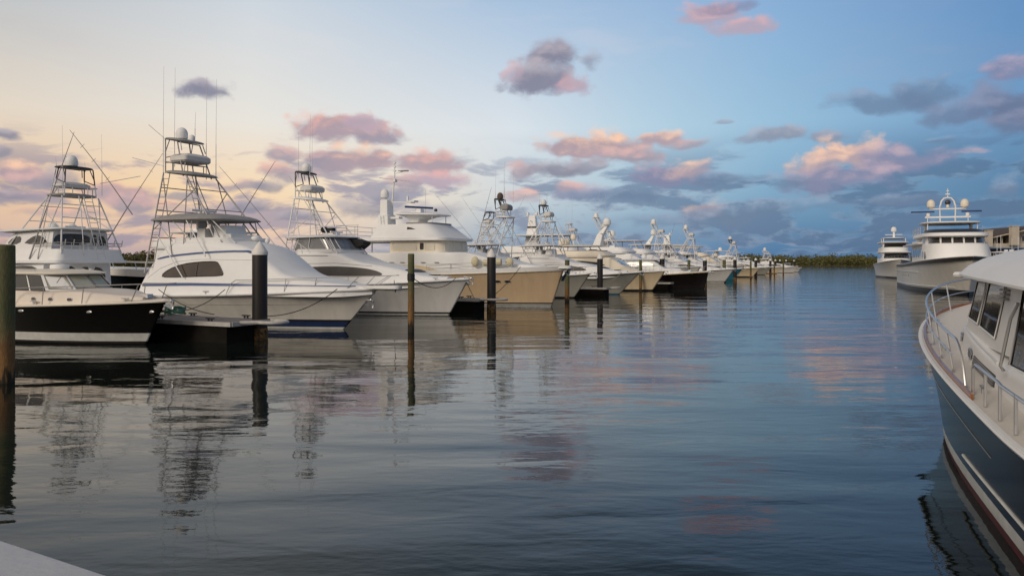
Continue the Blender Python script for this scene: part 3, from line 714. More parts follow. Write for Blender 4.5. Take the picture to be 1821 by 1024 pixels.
# ------------------------------------------------------------------ E: tan long-range yacht
def tan_yacht():
    L = 21.
    r = boat_root('motor_yacht', 'large motor yacht with tan hull, cream upper decks and a white radar mast', 'motor yacht', (3.54, 53.54), 24.5, L)
    h = Hull(L, 2.95, 2.52, 2.0, .9, p=2.6, q=.8, wl=.9, wp=2.3, flare=1.6, zexp=1.8).build(r, 'hull_tan', ((.05, 'boot_white'), (.10, 'boot_black'), (.16, 'boot_white'), (.26, 'boot_black')), n=46, deck='white', rub='cream', rubr=.05)
    # white bulwark above the sheer
    bw = MB(); ri = []; ts = [i/44 for i in range(45)]
    for t in ts:
        x = -L*.995+t*L*.995+.0; b = h.B(x); z = h.zs(x)
        ri.append([(x+.12*t, max(.03, b+.01), z-.02), (x+.30*t**6, max(.05, b+.05), z+.26), (x+.30*t**6, max(.02, b-.06), z+.27), (x, max(.01, b-.10), z)])
    bw.loft(ri, True, True); bw.loft([[(x, -y, z) for x, y, z in q] for q in ri], True, True)
    bw.build('bulwark', 'white', r)
    # main deck house
    k1 = [(-3.0, .9, .6, 1.9, 2.80, .1), (-4.2, 1.5, 1.1, 1.9, 3.0, .15), (-5.4, 1.95, 1.55, 1.9, 3.42, .15), (-6.4, 2.2, 1.9, 1.9, 3.66, .12), (-7.4, 2.5, 2.4, 1.9, 3.70, .1), (-9, 2.5, 2.45, 1.9, 3.72, .10), (-13, 2.5, 2.45, 1.9, 3.72, .1), (-17.5, 2.5, 2.45, 1.9, 3.72, .1)]
    m1 = cabin(k1, 4); o1 = m1.build('main_deckhouse', 'white', r, 50); b1 = m1.bvh()
    windows(o1, b1, [[(-16.5, 2.5), (-16.5, 2.86), (-10.5, 2.86), (-9.2, 2.72), (-8.3, 2.42), (-9, 2.40)]], 'hull_sand', name='side_recess', round_=1)
    windows(o1, b1, [[(-16.2, 2.55), (-16.2, 2.78), (-14.6, 2.78), (-14.6, 2.55)], [(-14.4, 2.55), (-14.4, 2.78), (-12.8, 2.78), (-12.8, 2.55)]], 'shade', frame='cream', round_=1, off=.04)
    vt = MB()
    for x in (-12.2, -11.3, -9.6, -8.5): vt.box((x, -2.56, 3.02), (.35, .05, .05))
    vt.build('vent', 'hull_grey', o1)
    # pilothouse
    m2 = MB()
    out = lambda w, xf, xa: chaikin([(xa, w), (xa+.1, w), (xf-.8, w), (xf-.1, w*.84), (xf, w*.4), (xf, -w*.4), (xf-.1, -w*.84), (xf-.8, -w), (xa+.1, -w), (xa, -w)], 2)
    m2.loft([[(x, y, z) for x, y in out(2.2, xf, -12.6)] for z, xf in ((3.66, -8.15), (3.9, -8.18), (4.3, -8.22), (4.62, -8.28))], True, True)
    o2 = m2.build('pilothouse', 'cream', r, 50); b2 = m2.bvh()
    windows(o2, b2, [rrect(-10.05, -9.75, 3.92, 4.40, .06, 2)], 'glass', round_=0)
    windows(o2, b2, [rrect(-9.65, -8.9, 3.88, 4.46, .06, 2), rrect(-12.3, -10.3, 3.88, 4.46, .06, 2)], 'blind', frame='cream', round_=0)
    windows(o2, b2, [rrect(-1.7, -.62, 3.85, 4.48, .06, 2), rrect(-.5, .5, 3.85, 4.48, .06, 2), rrect(.62, 1.7, 3.85, 4.48, .06, 2)], 'blind', axis='x', frame='cream', round_=0)
    # upper deck: wide brow with sloping flybridge moulding
    br = MB()
    def bo(w, xf, xa): return chaikin([(xa, w), (xa+.1, w), (xf-1.0, w), (xf-.12, w*.86), (xf, w*.4), (xf, -w*.4), (xf-.12, -w*.86), (xf-1.0, -w), (xa+.1, -w), (xa, -w)], 2)
    br.loft([[(x, y, z+zz*(x+14)/8) for x, y in bo(w, xf, xa)] for w, xf, xa, z, zz in ((2.5, -7.95, -15.0, 4.56, 0), (2.6, -7.9, -15.1, 4.57, 0), (2.6, -7.9, -15.1, 4.74, 0), (2.58, -7.96, -15.08, 4.77, .0), (2.45, -8.1, -14.1, 4.80, 0), (2.12, -9.36, -13.7, 5.70, .0), (2.1, -9.42, -13.7, 5.76, .0), (2.02, -9.5, -13.6, 5.76, .0), (2.0, -9.55, -13.5, 5.5, 0))], True, True)
    o3 = br.build('flybridge_deck', 'white', r, 50); b3 = br.bvh()
    windows(o3, b3, [[(-11.1, 5.36), (-11.1, 5.54), (-10.75, 5.48), (-10.4, 5.36)]], 'glass', name='vent_opening', round_=0)
    ws = MB(); P = [(x, y) for x, y in bo(2.02, -9.45, -12.8) if x > -11.8]
    ws.loft([[(x, y, 5.70), (x+.02, y, 5.88), (x-.03, y*.99, 5.88), (x-.03, y*.99, 5.70)] for x, y in P], True, True).build('windscreen', 'canvas', o3)
    # hardtop on a flared pylon
    py = MB(); py.loft([[(x, y, z) for x, y in rrect(xa, xb, -w, w, .12, 3)] for xa, xb, w, z in ((-11.85, -11.15, .62, 5.4), (-11.85, -11.15, .62, 5.95), (-11.9, -11.0, .7, 6.15), (-12.2, -10.4, .95, 6.36), (-12.5, -9.8, 1.15, 6.44))])
    py.tube([(-9.75, 1.0, 5.7), (-9.75, 1.0, 6.5)], .03, 6); py.tube([(-9.75, -1.0, 5.7), (-9.75, -1.0, 6.5)], .03, 6)
    py.build('hardtop_pylon', 'white', o3)
    ht = slab(rrect(-12.9, -9.4, -1.35, 1.35, .5, 6, .3), 6.44, .10, .14, -.03, -11).build('hardtop', ['white', 'white'], r)
    MB().box((-11.4, 0, 6.80), (.45, .5, .34)).box((-12.0, .2, 6.72), (.4, .3, .15)).build('radar_pedestal', 'white', ht)
    MB().tube([(-12.0, -1.05, 7.08), (-10.9, 1.05, 7.08)], .075, 8).build('radar_array', 'navyrad', ht)
    MB().lathe([(.02, -.10), (.12, -.08), (.12, .08), (.05, .12)], (-10.2, .3, 6.85), 10).build('search_light', 'tube_dark', ht)
    # mast column with dome
    mc = MB(); mc.loft([[(x, y, z) for x, y in rrect(xa, xb, -w, w, .05, 2)] for xa, xb, w, z in ((-14.85, -13.5, .6, 4.7), (-14.75, -13.8, .58, 5.4), (-14.72, -13.85, .56, 6.55), (-14.62, -13.95, .44, 6.62), (-14.62, -13.98, .42, 7.66), (-14.58, -14.02, .38, 7.72))]); mc.box((-13.5, 0, 6.35), (.9, .5, .14)); mc.tube([(-14.0, -.62, 5.0), (-14.2, -.62, 6.5)], .025, 5); mc.tube([(-14.3, -.62, 5.0), (-14.45, -.62, 6.5)], .025, 5)
    for zz_ in (5.2, 5.5, 5.8, 6.1, 6.4): mc.tube([(-14.0-(zz_-5)*.13, -.62, zz_), (-14.3-(zz_-5)*.1, -.62, zz_)], .018, 5)
    mo = mc.build('mast_column', 'white', r, 30)
    dome((-14.4, -.1, 7.80), .32, .75).build('radar_dome', 'white', mo)
    ms = MB(); ms.tube([(-13.95, .2, 7.3), (-13.72, .2, 9.6)], .07, 8, r2=.05); ms.tube([(-13.72, .2, 9.5), (-13.70, .2, 10.7)], .045, 6, r2=.02)
    ms.tube([(-14.55, -.6, 9.35), (-12.75, .9, 9.15)], .03, 6); ms.box((-13.7, .2, 9.18), (.25, .3, .22)); ms.lathe([(.01, 0), (.42, .03), (.42, .08), (.1, .12)], (-13.0, .3, 9.85), 14); ms.tube([(-13.7, .2, 9.7), (-13.0, .3, 9.85)], .025, 6)
    ms.tube([(-13.9, .2, 7.55), (-11.9, .1, 7.45)], .05, 6); ms.box((-12.0, .1, 7.55), (.5, .6, .12)); ms.box((-12.5, .1, 7.75), (.12, .12, .4)); ms.tube([(-12.75, .5, 7.5), (-12.8, .5, 8.9)], .014, 5); MB().tube([(-11.2, .5, 6.6), (-11.2, .5, 8.4)], .014, 5).build('antenna', 'alu', ht)
    for z in (9.9, 10.2, 10.5): ms.box((-13.7, .2, z), (.16, .14, .07))
    ms.build('signal_mast', 'white', mo)
    # aft rails and boat deck
    ar = MB()
    for z in (5.1, 5.4, 5.75): ar.tube([(-15.2, 2.3, z), (-17.2, 2.3, z), (-17.2, -2.3, z), (-15.2, -2.3, z)], .02, 6)
    for x, y in ((-15.3, 2.3), (-16.3, 2.3), (-17.2, 2.3), (-17.2, 0), (-17.2, -2.3), (-16.3, -2.3), (-15.3, -2.3)): ar.tube([(x, y, 4.7), (x, y, 5.75)], .02, 6)
    ar.build('boat_deck_rail', 'steel', r)
    MB().prism(rrect(-17.6, -12.6, -2.5, 2.5, .3, 4), 4.52, 4.61).build('boat_deck', 'white', r)
    pz = MB()
    for sd in (1, -1): pz.tube([(-15.0, sd*2.35, 3.0), (-15.0, sd*2.35, 4.55)], .05, 8); pz.tube([(-17.2, sd*2.3, 3.0), (-17.2, sd*2.3, 4.55)], .05, 8)
    pz.build_each('deck_post', 'white', r)
    # side-deck rail, foredeck cushions
    rl = MB()
    for z in (.42, .68): rl.tube([h.side_pt(x, .1, z, -1) for x in (-9.2, -7.5, -6, -4.5, -3.2)], .016, 5)
    for x in (-9.2, -7.4, -5.8, -4.4, -3.2): rl.tube([h.side_pt(x, .1, .2, -1), h.side_pt(x, .1, .68, -1)], .016, 5)
    rl.build('side_rail', 'steel', r)
    cu = MB(); cu.ell((-5.7, -2.15, 3.08), (.28, .2, .36)); cu.tube([(-5.1, -2.0, 3.0), (-3.9, -1.75, 3.05)], .24, 10); cu.ell((-3.4, -1.5, 3.05), (.3, .2, .3)); cu.build('foredeck_cushion', 'yellowcush', r)
    # foredeck moulding
    f = cabin([(-1.2, .5, .4, 2.3, 2.72, .1), (-2.2, 1.0, .8, 2.3, 2.84, .12), (-3.6, 1.2, 1.0, 2.2, 2.9, .12)], 4); f.build('foredeck_trunk', 'white', r, 50)
    hb = h.mb.bvh()
    for x in (-4.2, -3.55): windows(h.obj, hb, [[(x-.2, 1.62), (x-.2, 1.80), (x+.2, 1.80), (x+.2, 1.62)]], 'glass_brown', frame='steel', name='porthole', fr=.014)
    windows(h.obj, hb, [rrect(-6.9, -6.15, 1.50, 1.78, .05, 2), rrect(-7.85, -7.1, 1.50, 1.78, .05, 2)], 'shade', frame='tube_dark', name='hull_window', round_=0)
    MB().prism(chaikin([(-1.2, .55), (.2, .4), (.55, .2), (.55, -.2), (.2, -.4), (-1.2, -.55)], 2), 2.60, 2.80).build('bow_pulpit', 'white', r)
    pk = MB(); pk.loft([[(x, y, z) for y in (.3, 0, -.3)] for x, z in ((.42, 2.58), (.18, 2.3), (-.05, 1.95), (-.12, 1.75))], False, False); pk.build('anchor_pocket', 'boot_black', h.obj)
    anchor(r, .35, 2.45, s=.9)
    deck_clutter(r, h, (-1.6, -3))
    settle(r)
tan_yacht()

# ------------------------------------------------------------------ downeast cruisers (A, H and the near right boat)
def black_cruiser():
    L = 11.5
    r = boat_root('cabin_cruiser', 'black hulled cabin cruiser with cream cabin and three shaded windscreen panes at the left edge', 'cabin cruiser', (-12.54, 28.53), 24.5, L)
    h = Hull(L, 1.9, 1.62, 1.28, 1.0, p=2.8, q=.8, wl=.9, wp=2.2, flare=1.5, zexp=1.4).build(r, 'hull_black', ((.05, 'float'), (.12, 'boot_black'), (.42, 'boot_white')), n=44, deck='bisque', rub='cream', rubr=.04)  # dark waterline rows paint in the shadow below the white band
    # white spray chine rising to the stem
    ch = MB()
    tk = cabin([(-.9, .3, .22, 1.5, 1.74, .08), (-2.0, .95, .8, 1.45, 1.86, .12), (-3.0, 1.32, 1.18, 1.42, 1.96, .14), (-4.4, 1.46, 1.3, 1.36, 1.98, .14), (-6.5, 1.5, 1.36, 1.3, 2.0, .14), (-9.2, 1.5, 1.36, 1.25, 2.0, .14)], 4)
    to = tk.build('cabin_trunk', 'bisque', r, 50); tb = tk.bvh()
    windows(to, tb, [[(x-.11, 1.60), (x-.11, 1.70), (x+.11, 1.70), (x+.11, 1.60)] for x in (-5.2, -4.3, -3.35)], 'glass', frame='steel', fr=.01, name='porthole', round_=1)
    # pilot house: raked three-pane front
    ph = MB()
    a = [(-8.9, 1.36), (-4.55, 1.36), (-3.7, .8), (-3.5, 0), (-3.7, -.8), (-4.55, -1.36), (-8.9, -1.36)]
    b = [(-8.9, 1.26), (-5.0, 1.26), (-4.4, .72), (-4.25, 0), (-4.4, -.72), (-5.0, -1.26), (-8.9, -1.26)]
    ph.loft([[(x, y, 1.95) for x, y in a], [(x, y, 2.56) for x, y in b]], True, True)
    po = ph.build('pilothouse', 'white', r, 20); pb = ph.bvh()
    # windscreen panes sit on their own facets
    def pane(p, q, z0, z1, i0, i1, mat, nm='window'):
        A0, A1 = Vector((*a[p], 1.95)), Vector((*a[q], 1.95)); B0, B1 = Vector((*b[p], 2.56)), Vector((*b[q], 2.56))
        n = (A1-A0).cross(B0-A0).normalized()
        if n.x < 0 and abs(n.x) > .3: n = -n
        if abs(n.x) <= .3 and n.y*A0.y < 0: n = -n
        def pt(u, v): return A0.lerp(A1, u).lerp(B0.lerp(B1, u), v)+n*.012
        q4 = [pt(i0, z0), pt(i1, z0), pt(i1, z1), pt(i0, z1)]
        m = MB(); m.add(q4+[x-n*.03 for x in q4], [(0, 1, 2, 3), (0, 1, 5, 4), (1, 2, 6, 5), (2, 3, 7, 6), (3, 0, 4, 7)])
        o = m.build(nm, mat, po, 0); MB().tube([x+n*.005 for x in q4], .014, 5, closed=True).build('frame', 'tube_dark', o)
    pane(5, 4, .12, .90, .10, .94, 'shade'); pane(4, 3, .12, .90, .06, .96, 'shade'); pane(3, 2, .12, .90, .04, .94, 'shade'); pane(2, 1, .12, .9, .06, .9, 'shade')
    for i0, i1 in ((.80, .985), (.55, .77), (.2, .52)): pane(6, 5, .02, .92, i0, i1, 'glass')
    wp = MB()
    for y in (-.9, .15, .8): wp.tube([(-4.35, y, 2.52), (-4.15, y-.35, 2.25)], .012, 5)
    wp.build('wiper', 'tube_dark', po)
    ro = slab(chaikin([(-9.3, 1.42), (-5.0, 1.42), (-4.2, 1.0), (-3.95, 0), (-4.2, -1.0), (-5.0, -1.42), (-9.3, -1.42)], 2), 2.55, .07, .14).build('roof', ['cream', 'cream'], r)
    MB().lathe([(.30, 0), (.33, .03), (.34, .12), (.31, .18), (.1, .21)], (-5.6, -.1, 2.74), 20).build('radar_dome', 'white', ro)
    hr = MB(); hr.tube([(-5.6, -1.1, 2.68), (-5.6, -1.1, 2.74), (-7.4, -1.1, 2.76), (-7.4, -1.1, 2.69)], .018, 6); hr.tube([(-5.3, .7, 2.72), (-5.0, .45, 2.72)], .05, 8); hr.tube([(-5.3, 1.0, 2.72), (-5.0, .85, 2.72)], .05, 8); hr.build('horn', 'steel', ro)
    gl = MB(); gl.tube([(-5.2, -.5, 2.02), (-4.0, -.95, 2.05)], .016, 5); gl.tube([(-3.6, -.4, 2.0), (-2.5, -.3, 1.96)], .014, 5); gl.build('grab_rail', 'teak', to)
    bow_rail(r, h, -6.0, .64, ext=.35, spacing=1.7, lean=.02, inset=.12, r=.021, end=True, mat='tube_grey')
    hbv = h.mb.bvh()
    for x in (-6.2, -5.4, -2.5, -.5):
        for sd in (-1, 1):
            p = hbv.ray_cast(Vector((x, sd*20, 1.22)), Vector((0, -sd, 0)))[0]
            if p: MB().ell(p, (.17, .03, .06), 14, 6).build('porthole', 'steel', h.obj)
    anchor(r, .3, 1.62, s=.8)
    MB().box((-1.0, 0, 1.78), (.5, .3, .14), taper=.8).tube([(-1.6, .2, 1.75), (-.7, .1, 1.78), (-.2, 0, 1.72)], .03, 6).build('windlass', 'steel', r)
    deck_clutter(r, h, (-1.3, -5))
    settle(r)
black_cruiser()

def maroon_cruiser():
    L = 14.
    r = boat_root('cabin_cruiser', 'maroon black hulled cruiser with tan cap rail behind a green wooden piling', 'cabin cruiser', (22.3, 89.2), 24.5, L)
    h = Hull(L, 2.1, 2.0, 1.35, .5, p=2.6, q=.8, wl=.9, wp=2.2, flare=1.5, zexp=1.5).build(r, 'hull_maroon', ((.06, 'boot_black'),), deck='white', rub='hull_sand', rubr=.07)
    tk = cabin([(-2.0, .5, .4, 1.5, 2.1, .1), (-3.5, 1.2, 1.0, 1.4, 2.3, .15), (-5.2, 1.5, 1.3, 1.3, 2.35, .15), (-10, 1.6, 1.4, 1.2, 2.35, .15)], 4); to = tk.build('cabin_trunk', 'white', r, 50)
    hs = cabin([(-4.9, 1.2, 1.0, 2.2, 2.35, .05), (-5.8, 1.4, 1.15, 2.2, 3.0, .15), (-6.4, 1.45, 1.2, 2.2, 3.25, .15), (-9.5, 1.5, 1.25, 2.2, 3.3, .15)], 4); ho = hs.build('pilothouse', 'white', r, 50); bv = hs.bvh()
    windows(ho, bv, [[(-7.4, 2.55), (-7.4, 3.05), (-6.3, 3.0), (-5.8, 2.55)], [(-9.2, 2.55), (-9.2, 3.05), (-7.6, 3.05), (-7.6, 2.55)]], 'glass', round_=1); windows(ho, bv, [[(-.9, 2.55), (.9, 2.55), (.85, 2.95), (-.85, 2.95)]], 'glass', axis='x', round_=1)
    ro = slab(rrect(-10, -5.6, -1.5, 1.5, .5, 5, .2), 3.28, .08, .1).build('roof', ['white', 'white'], r)
    dome((-7.5, 0, 3.45), .3, .55).build('radar_dome', 'white', ro)
    bow_rail(r, h, -5, .6, ext=.1); anchor(r, .2, 2.0)
    MB().ell((-2.7, -.6, 2.2), (.5, .3, .14)).build('stowed_fender', 'tube_grey', r)
    settle(r)
maroon_cruiser()

def near_cruiser():
    """dark hulled picnic boat moored alongside on the right; only its port bow and cabin come into the picture"""
    L = 15.5
    r = boat_root('cabin_cruiser', 'navy hulled cabin cruiser with white cabin and bow rail, closest at the right edge', 'cabin cruiser', (10.8, 18.3), -70, L)
    h = Hull(L, 1.86, 2.02, 1.12, 1.5, p=4.4, q=.65, wl=.97, wp=3.6, flare=2.0, tmax=.28, zexp=2.2, wq=.8).build(r, 'hull_navy', ((.12, 'boot_red'), (.26, 'boot_white')), n=56, deck='nonskid', rub='white', rubr=.028)
    # toe rail in varnished wood, set inside a white covering board
    xs = [-.06-i*.25 for i in range(38)]
    tr = MB()
    for sd in (1, -1):
        tr.loft([[(x, sd*max(.02, h.B(x)-.055), h.zs(x)-.01), (x, sd*max(.015, h.B(x)-.09), h.zs(x)-.01), (x, sd*max(.015, h.B(x)-.09), h.zs(x)+.07), (x, sd*max(.02, h.B(x)-.055), h.zs(x)+.07)] for x in xs])
    tr.build('toe_rail', 'teak', r)
    cb = MB()
    for sd in (1, -1):
        cb.loft([[(x, sd*max(.01, h.B(x)+.004), h.zs(x)-.015), (x, sd*max(.006, h.B(x)-.05), h.zs(x)-.015), (x, sd*max(.006, h.B(x)-.05), h.zs(x)+.012), (x, sd*max(.01, h.B(x)+.004), h.zs(x)+.012)] for x in [-.03-i*.3 for i in range(50)]])
    cb.build('covering_board', 'white', r)
    tk = cabin([(-4.0, .55, .42, 1.3, 1.62, .12, .05), (-4.25, .85, .72, 1.25, 1.84, .16, .05), (-4.6, 1.1, 1.0, 1.2, 1.95, .16, .05), (-5.4, 1.27, 1.18, 1.1, 1.93, .14, .05), (-7.0, 1.38, 1.3, 1.0, 1.78, .12, .05), (-8.6, 1.42, 1.34, .95, 1.66, .12, .05), (-12, 1.44, 1.36, .95, 1.62, .12, .05)], 5)
    to = tk.build('cabin_trunk', 'white', r, 50); tb = tk.bvh()
    gr = patch(tb, [(-8.55, 1.28), (-8.55, 1.46), (-6.95, 1.56), (-6.85, 1.42)], 'y', 1, .012, 0).build('vent_grille', 'tube_dark', to)
    sl = MB()
    for k in range(5):
        z0 = lerp(1.30, 1.44, k/4); sl.tube([Vector((-8.5, 0, z0)), Vector((-6.92, 0, z0+.11))], .008, 4)
    bv2 = []
    for i, p in enumerate(sl.v):
        hh, n, _, _ = tb.ray_cast(Vector((p[0], 20, p[2])), Vector((0, -1, 0)))
        sl.v[i] = (p[0], (hh.y if hh else 1.35)+.02+(p[1]), p[2])
    sl.build('louvre', 'canvas', gr)
    windows(to, tb, [[(-6.75, 1.46), (-6.75, 1.60), (-6.48, 1.64), (-6.48, 1.50)]], 'glass', frame='steel', name='porthole', round_=1)
    windows(to, tb, [[(-5.35, 1.62), (-5.35, 1.76), (-5.05, 1.78), (-5.05, 1.64)]], 'glass', frame='steel', name='porthole', round_=2)
    md = MB(); md.tube([p for p in outline_on(tb, [(-8.45, 1.62), (-5.2, 1.90), (-5.2, 1.901), (-8.45, 1.621)], 'y', 1, .008, 0)], .014, 5); md.build('moulding', 'alu', to)
    MB().prism(rrect(-3.6, -2.9, -.32, .32, .08, 4), 1.76, 1.86).build('deck_hatch', 'white', r)
    # deckhouse with raked windows
    a = [(-13, 1.30), (-5.45, 1.2), (-4.95, .7), (-4.8, 0), (-4.95, -.7), (-5.45, -1.2), (-13, -1.30)]
    b = [(-13, 1.22), (-6.05, 1.10), (-5.7, .66), (-5.6, 0), (-5.7, -.66), (-6.05, -1.10), (-13, -1.22)]
    z0, z1 = 1.74, 2.78
    ph = MB(); ph.loft([[(x, y, z0) for x, y in a], [(x, y, z1) for x, y in b]], True, True)
    po = ph.build('deckhouse', 'white', r, 20)
    def pane(p, q, v0, v1, i0, i1, mat, skew=0.):
        A0, A1 = Vector((*a[p], z0)), Vector((*a[q], z0)); B0, B1 = Vector((*b[p], z1)), Vector((*b[q], z1))
        n = (A1-A0).cross(B0-A0).normalized()
        c = (A0+A1)/2-Vector((-9, 0, z0))
        if n.dot(c) < 0: n = -n
        def pt(u, v): return A0.lerp(A1, u).lerp(B0.lerp(B1, u), v)+n*.012
        q4 = [pt(i0, v0), pt(i1, v0+skew), pt(i1-.0, v1), pt(i0, v1)]
        m = MB(); m.add(q4+[x-n*.03 for x in q4], [(0, 1, 2, 3), (0, 1, 5, 4), (1, 2, 6, 5), (2, 3, 7, 6), (3, 0, 4, 7)])
        o = m.build('window', mat, po, 0); c4 = sum(q4, Vector())/4; MB().tube([x+n*.005 for x in q4], .018, 6, closed=True).build('frame', 'white', o); MB().tube([x.lerp(c4, .05)+n*.004 for x in q4], .007, 5, closed=True).build('gasket', 'rubber', o)
    pane(1, 2, .20, .93, .06, .94, 'glass'); pane(2, 3, .20, .93, .05, .97, 'glass'); pane(4, 3, .20, .93, .05, .97, 'glass'); pane(5, 4, .2, .93, .06, .94, 'glass')
    pane(0, 1, .27, .92, .875, .985, 'glass', .05); pane(0, 1, .16, .92, .69, .85, 'glass', .09); pane(0, 1, -.1, .93, .10, .545, 'glass'); pane(6, 5, .27, .92, .875, .985, 'glass', .05); pane(6, 5, .16, .92, .69, .85, 'glass', .09)
    MB().box((-13.02, .35, 2.15), (.05, .7, 1.1)).build('door', 'glass', po); MB().box((-13.02, -.6, 2.35), (.05, .8, .6)).build('window', 'glass', po)
    vt = MB()
    for k in range(3): vt.box((-8.25, 1.20, 2.62-.06*k), (.26, .06, .03))
    vt.build('side_vent', 'tube_grey', po)
    cu = MB(); cu.box((-5.55, .5, 2.35), (.06, .4, .5)); cu.build('curtain', 'yellowcush', po)
    o = chaikin([(-13.4, 1.60), (-7.0, 1.54), (-6.15, 1.40), (-5.55, .85), (-5.4, 0), (-5.55, -.85), (-6.15, -1.40), (-7.0, -1.54), (-13.4, -1.60)], 2)
    ro = slab(o, 2.70, .11, .42, .022, -9).build('roof', ['white', 'white'], r)
    MB().tube([(-6.25, 1.36, 2.80), (-6.1, 1.44, 2.80)], .05, 8).build('horn', 'white', ro)
    sp = MB()
    gp = MB(); gp.tube([(-9.3, 1.43, 1.62), (-9.32, 1.47, 1.68), (-9.5, 1.40, 2.3), (-9.6, 1.34, 2.5)], .022, 8); gp.build('grab_rail', 'steel', po)
    # bow rail: two courses on raked stanchions, ending amidships
    rl = MB(); N = 26
    def rp(x, dz, sd): return (x, sd*max(.0, h.B(x)-.13+.03), h.zs(x)+dz)
    hgt = lambda x: lerp(.62, .60, -x/8.4)
    xs = [-.12-8.0*(i/N)**1.25 for i in range(N+1)]
    top = [rp(x, hgt(x), 1) for x in xs][::-1]+[(-.03, 0, h.zs(0)+.62)]+[rp(x, hgt(x), -1) for x in xs]
    top = [(-8.55, h.B(-8.55)-.13, h.zs(-8.55)+.03), (-8.42, h.B(-8.42)-.12, h.zs(-8.42)+.35)]+top+[(-8.55, -h.B(-8.55)+.13, h.zs(-8.55)+.03)]
    rl.tube(chaikin(top, 1, False), .019, 8)
    xm = [x for x in xs if x > -7.9]
    rl.tube([rp(x, .33, 1) for x in xm][::-1]+[(-.03, 0, h.zs(0)+.33)]+[rp(x, .33, -1) for x in xm], .012, 6)
    for x in (-.9, -2.1, -3.4, -4.7, -6.0, -7.2):
        for sd in (1, -1): rl.tube([(x-.16, sd*(h.B(x)-.17), h.zs(x)), rp(x, hgt(x), sd)], .015, 6)
    for x in (-1.06, -2.26, -3.56, -4.86, -6.16, -7.36, -8.55):
        for sd in (1, -1): rl.lathe([(.035, -.01), (.035, .012), (.02, .022)], (x, sd*(h.B(x)-.15), h.zs(x)), 10)
    rl.build('bow_rail', 'steel', r)
    wp = MB(); wp.tube([(-5.72, .30, 2.66), (-5.2, .55, 2.25)], .012, 5); wp.tube([(-5.32, .35, 2.35), (-5.05, .72, 2.1)], .010, 5); wp.build('wiper', 'tube_dark', po)
    r2 = MB(); A = lambda x, dz: (x, h.B(x)-.14, h.zs(x)+dz)
    r2.tube([A(-9.0, .0), A(-9.02, .36), A(-9.15, .42), A(-10.4, .42), A(-10.55, .40), A(-11.8, .40)], .02, 8)
    for x in (-9.75, -10.5, -11.2): r2.tube([A(x, 0), A(x, .42)], .02, 8)
    r2.build('side_rail', 'steel', r)
    for x, sd in ((-2.6, 1), (-5.4, 1), (-8.9, 1)):
        cs = MB(); p = h.side_pt(x, .28, .0, sd); cs.box((p[0], p[1], p[2]+.04), (.06, .04, .08)); cs.box((p[0], p[1], p[2]+.09), (.26, .04, .03)); cs.build('cleat', 'steel', r)
    # spray strakes
    hb = h.mb.bvh()
    for nm, p0, p1, rr, mt in (('spray_strake', (-14.8, .42), (-8.8, .40), .022, 'boot_white'), ('hull_moulding', (-10.6, .78), (-4.6, 1.12), .004, 'canvas')):
        pts = []
        for k in range(40):
            x, z = lerp(p0[0], p1[0], k/39), lerp(p0[1], p1[1], k/39)
            hh, n, _, _ = hb.ray_cast(Vector((x, 20, z)), Vector((0, -1, 0)))
            if hh: pts.append(hh+Vector((0, .008, 0)))
        MB().tube(pts, rr, 6).build(nm, mt, h.obj)
    anchor(r, .2, 2.05, s=.8)
    settle(r)
near_cruiser()

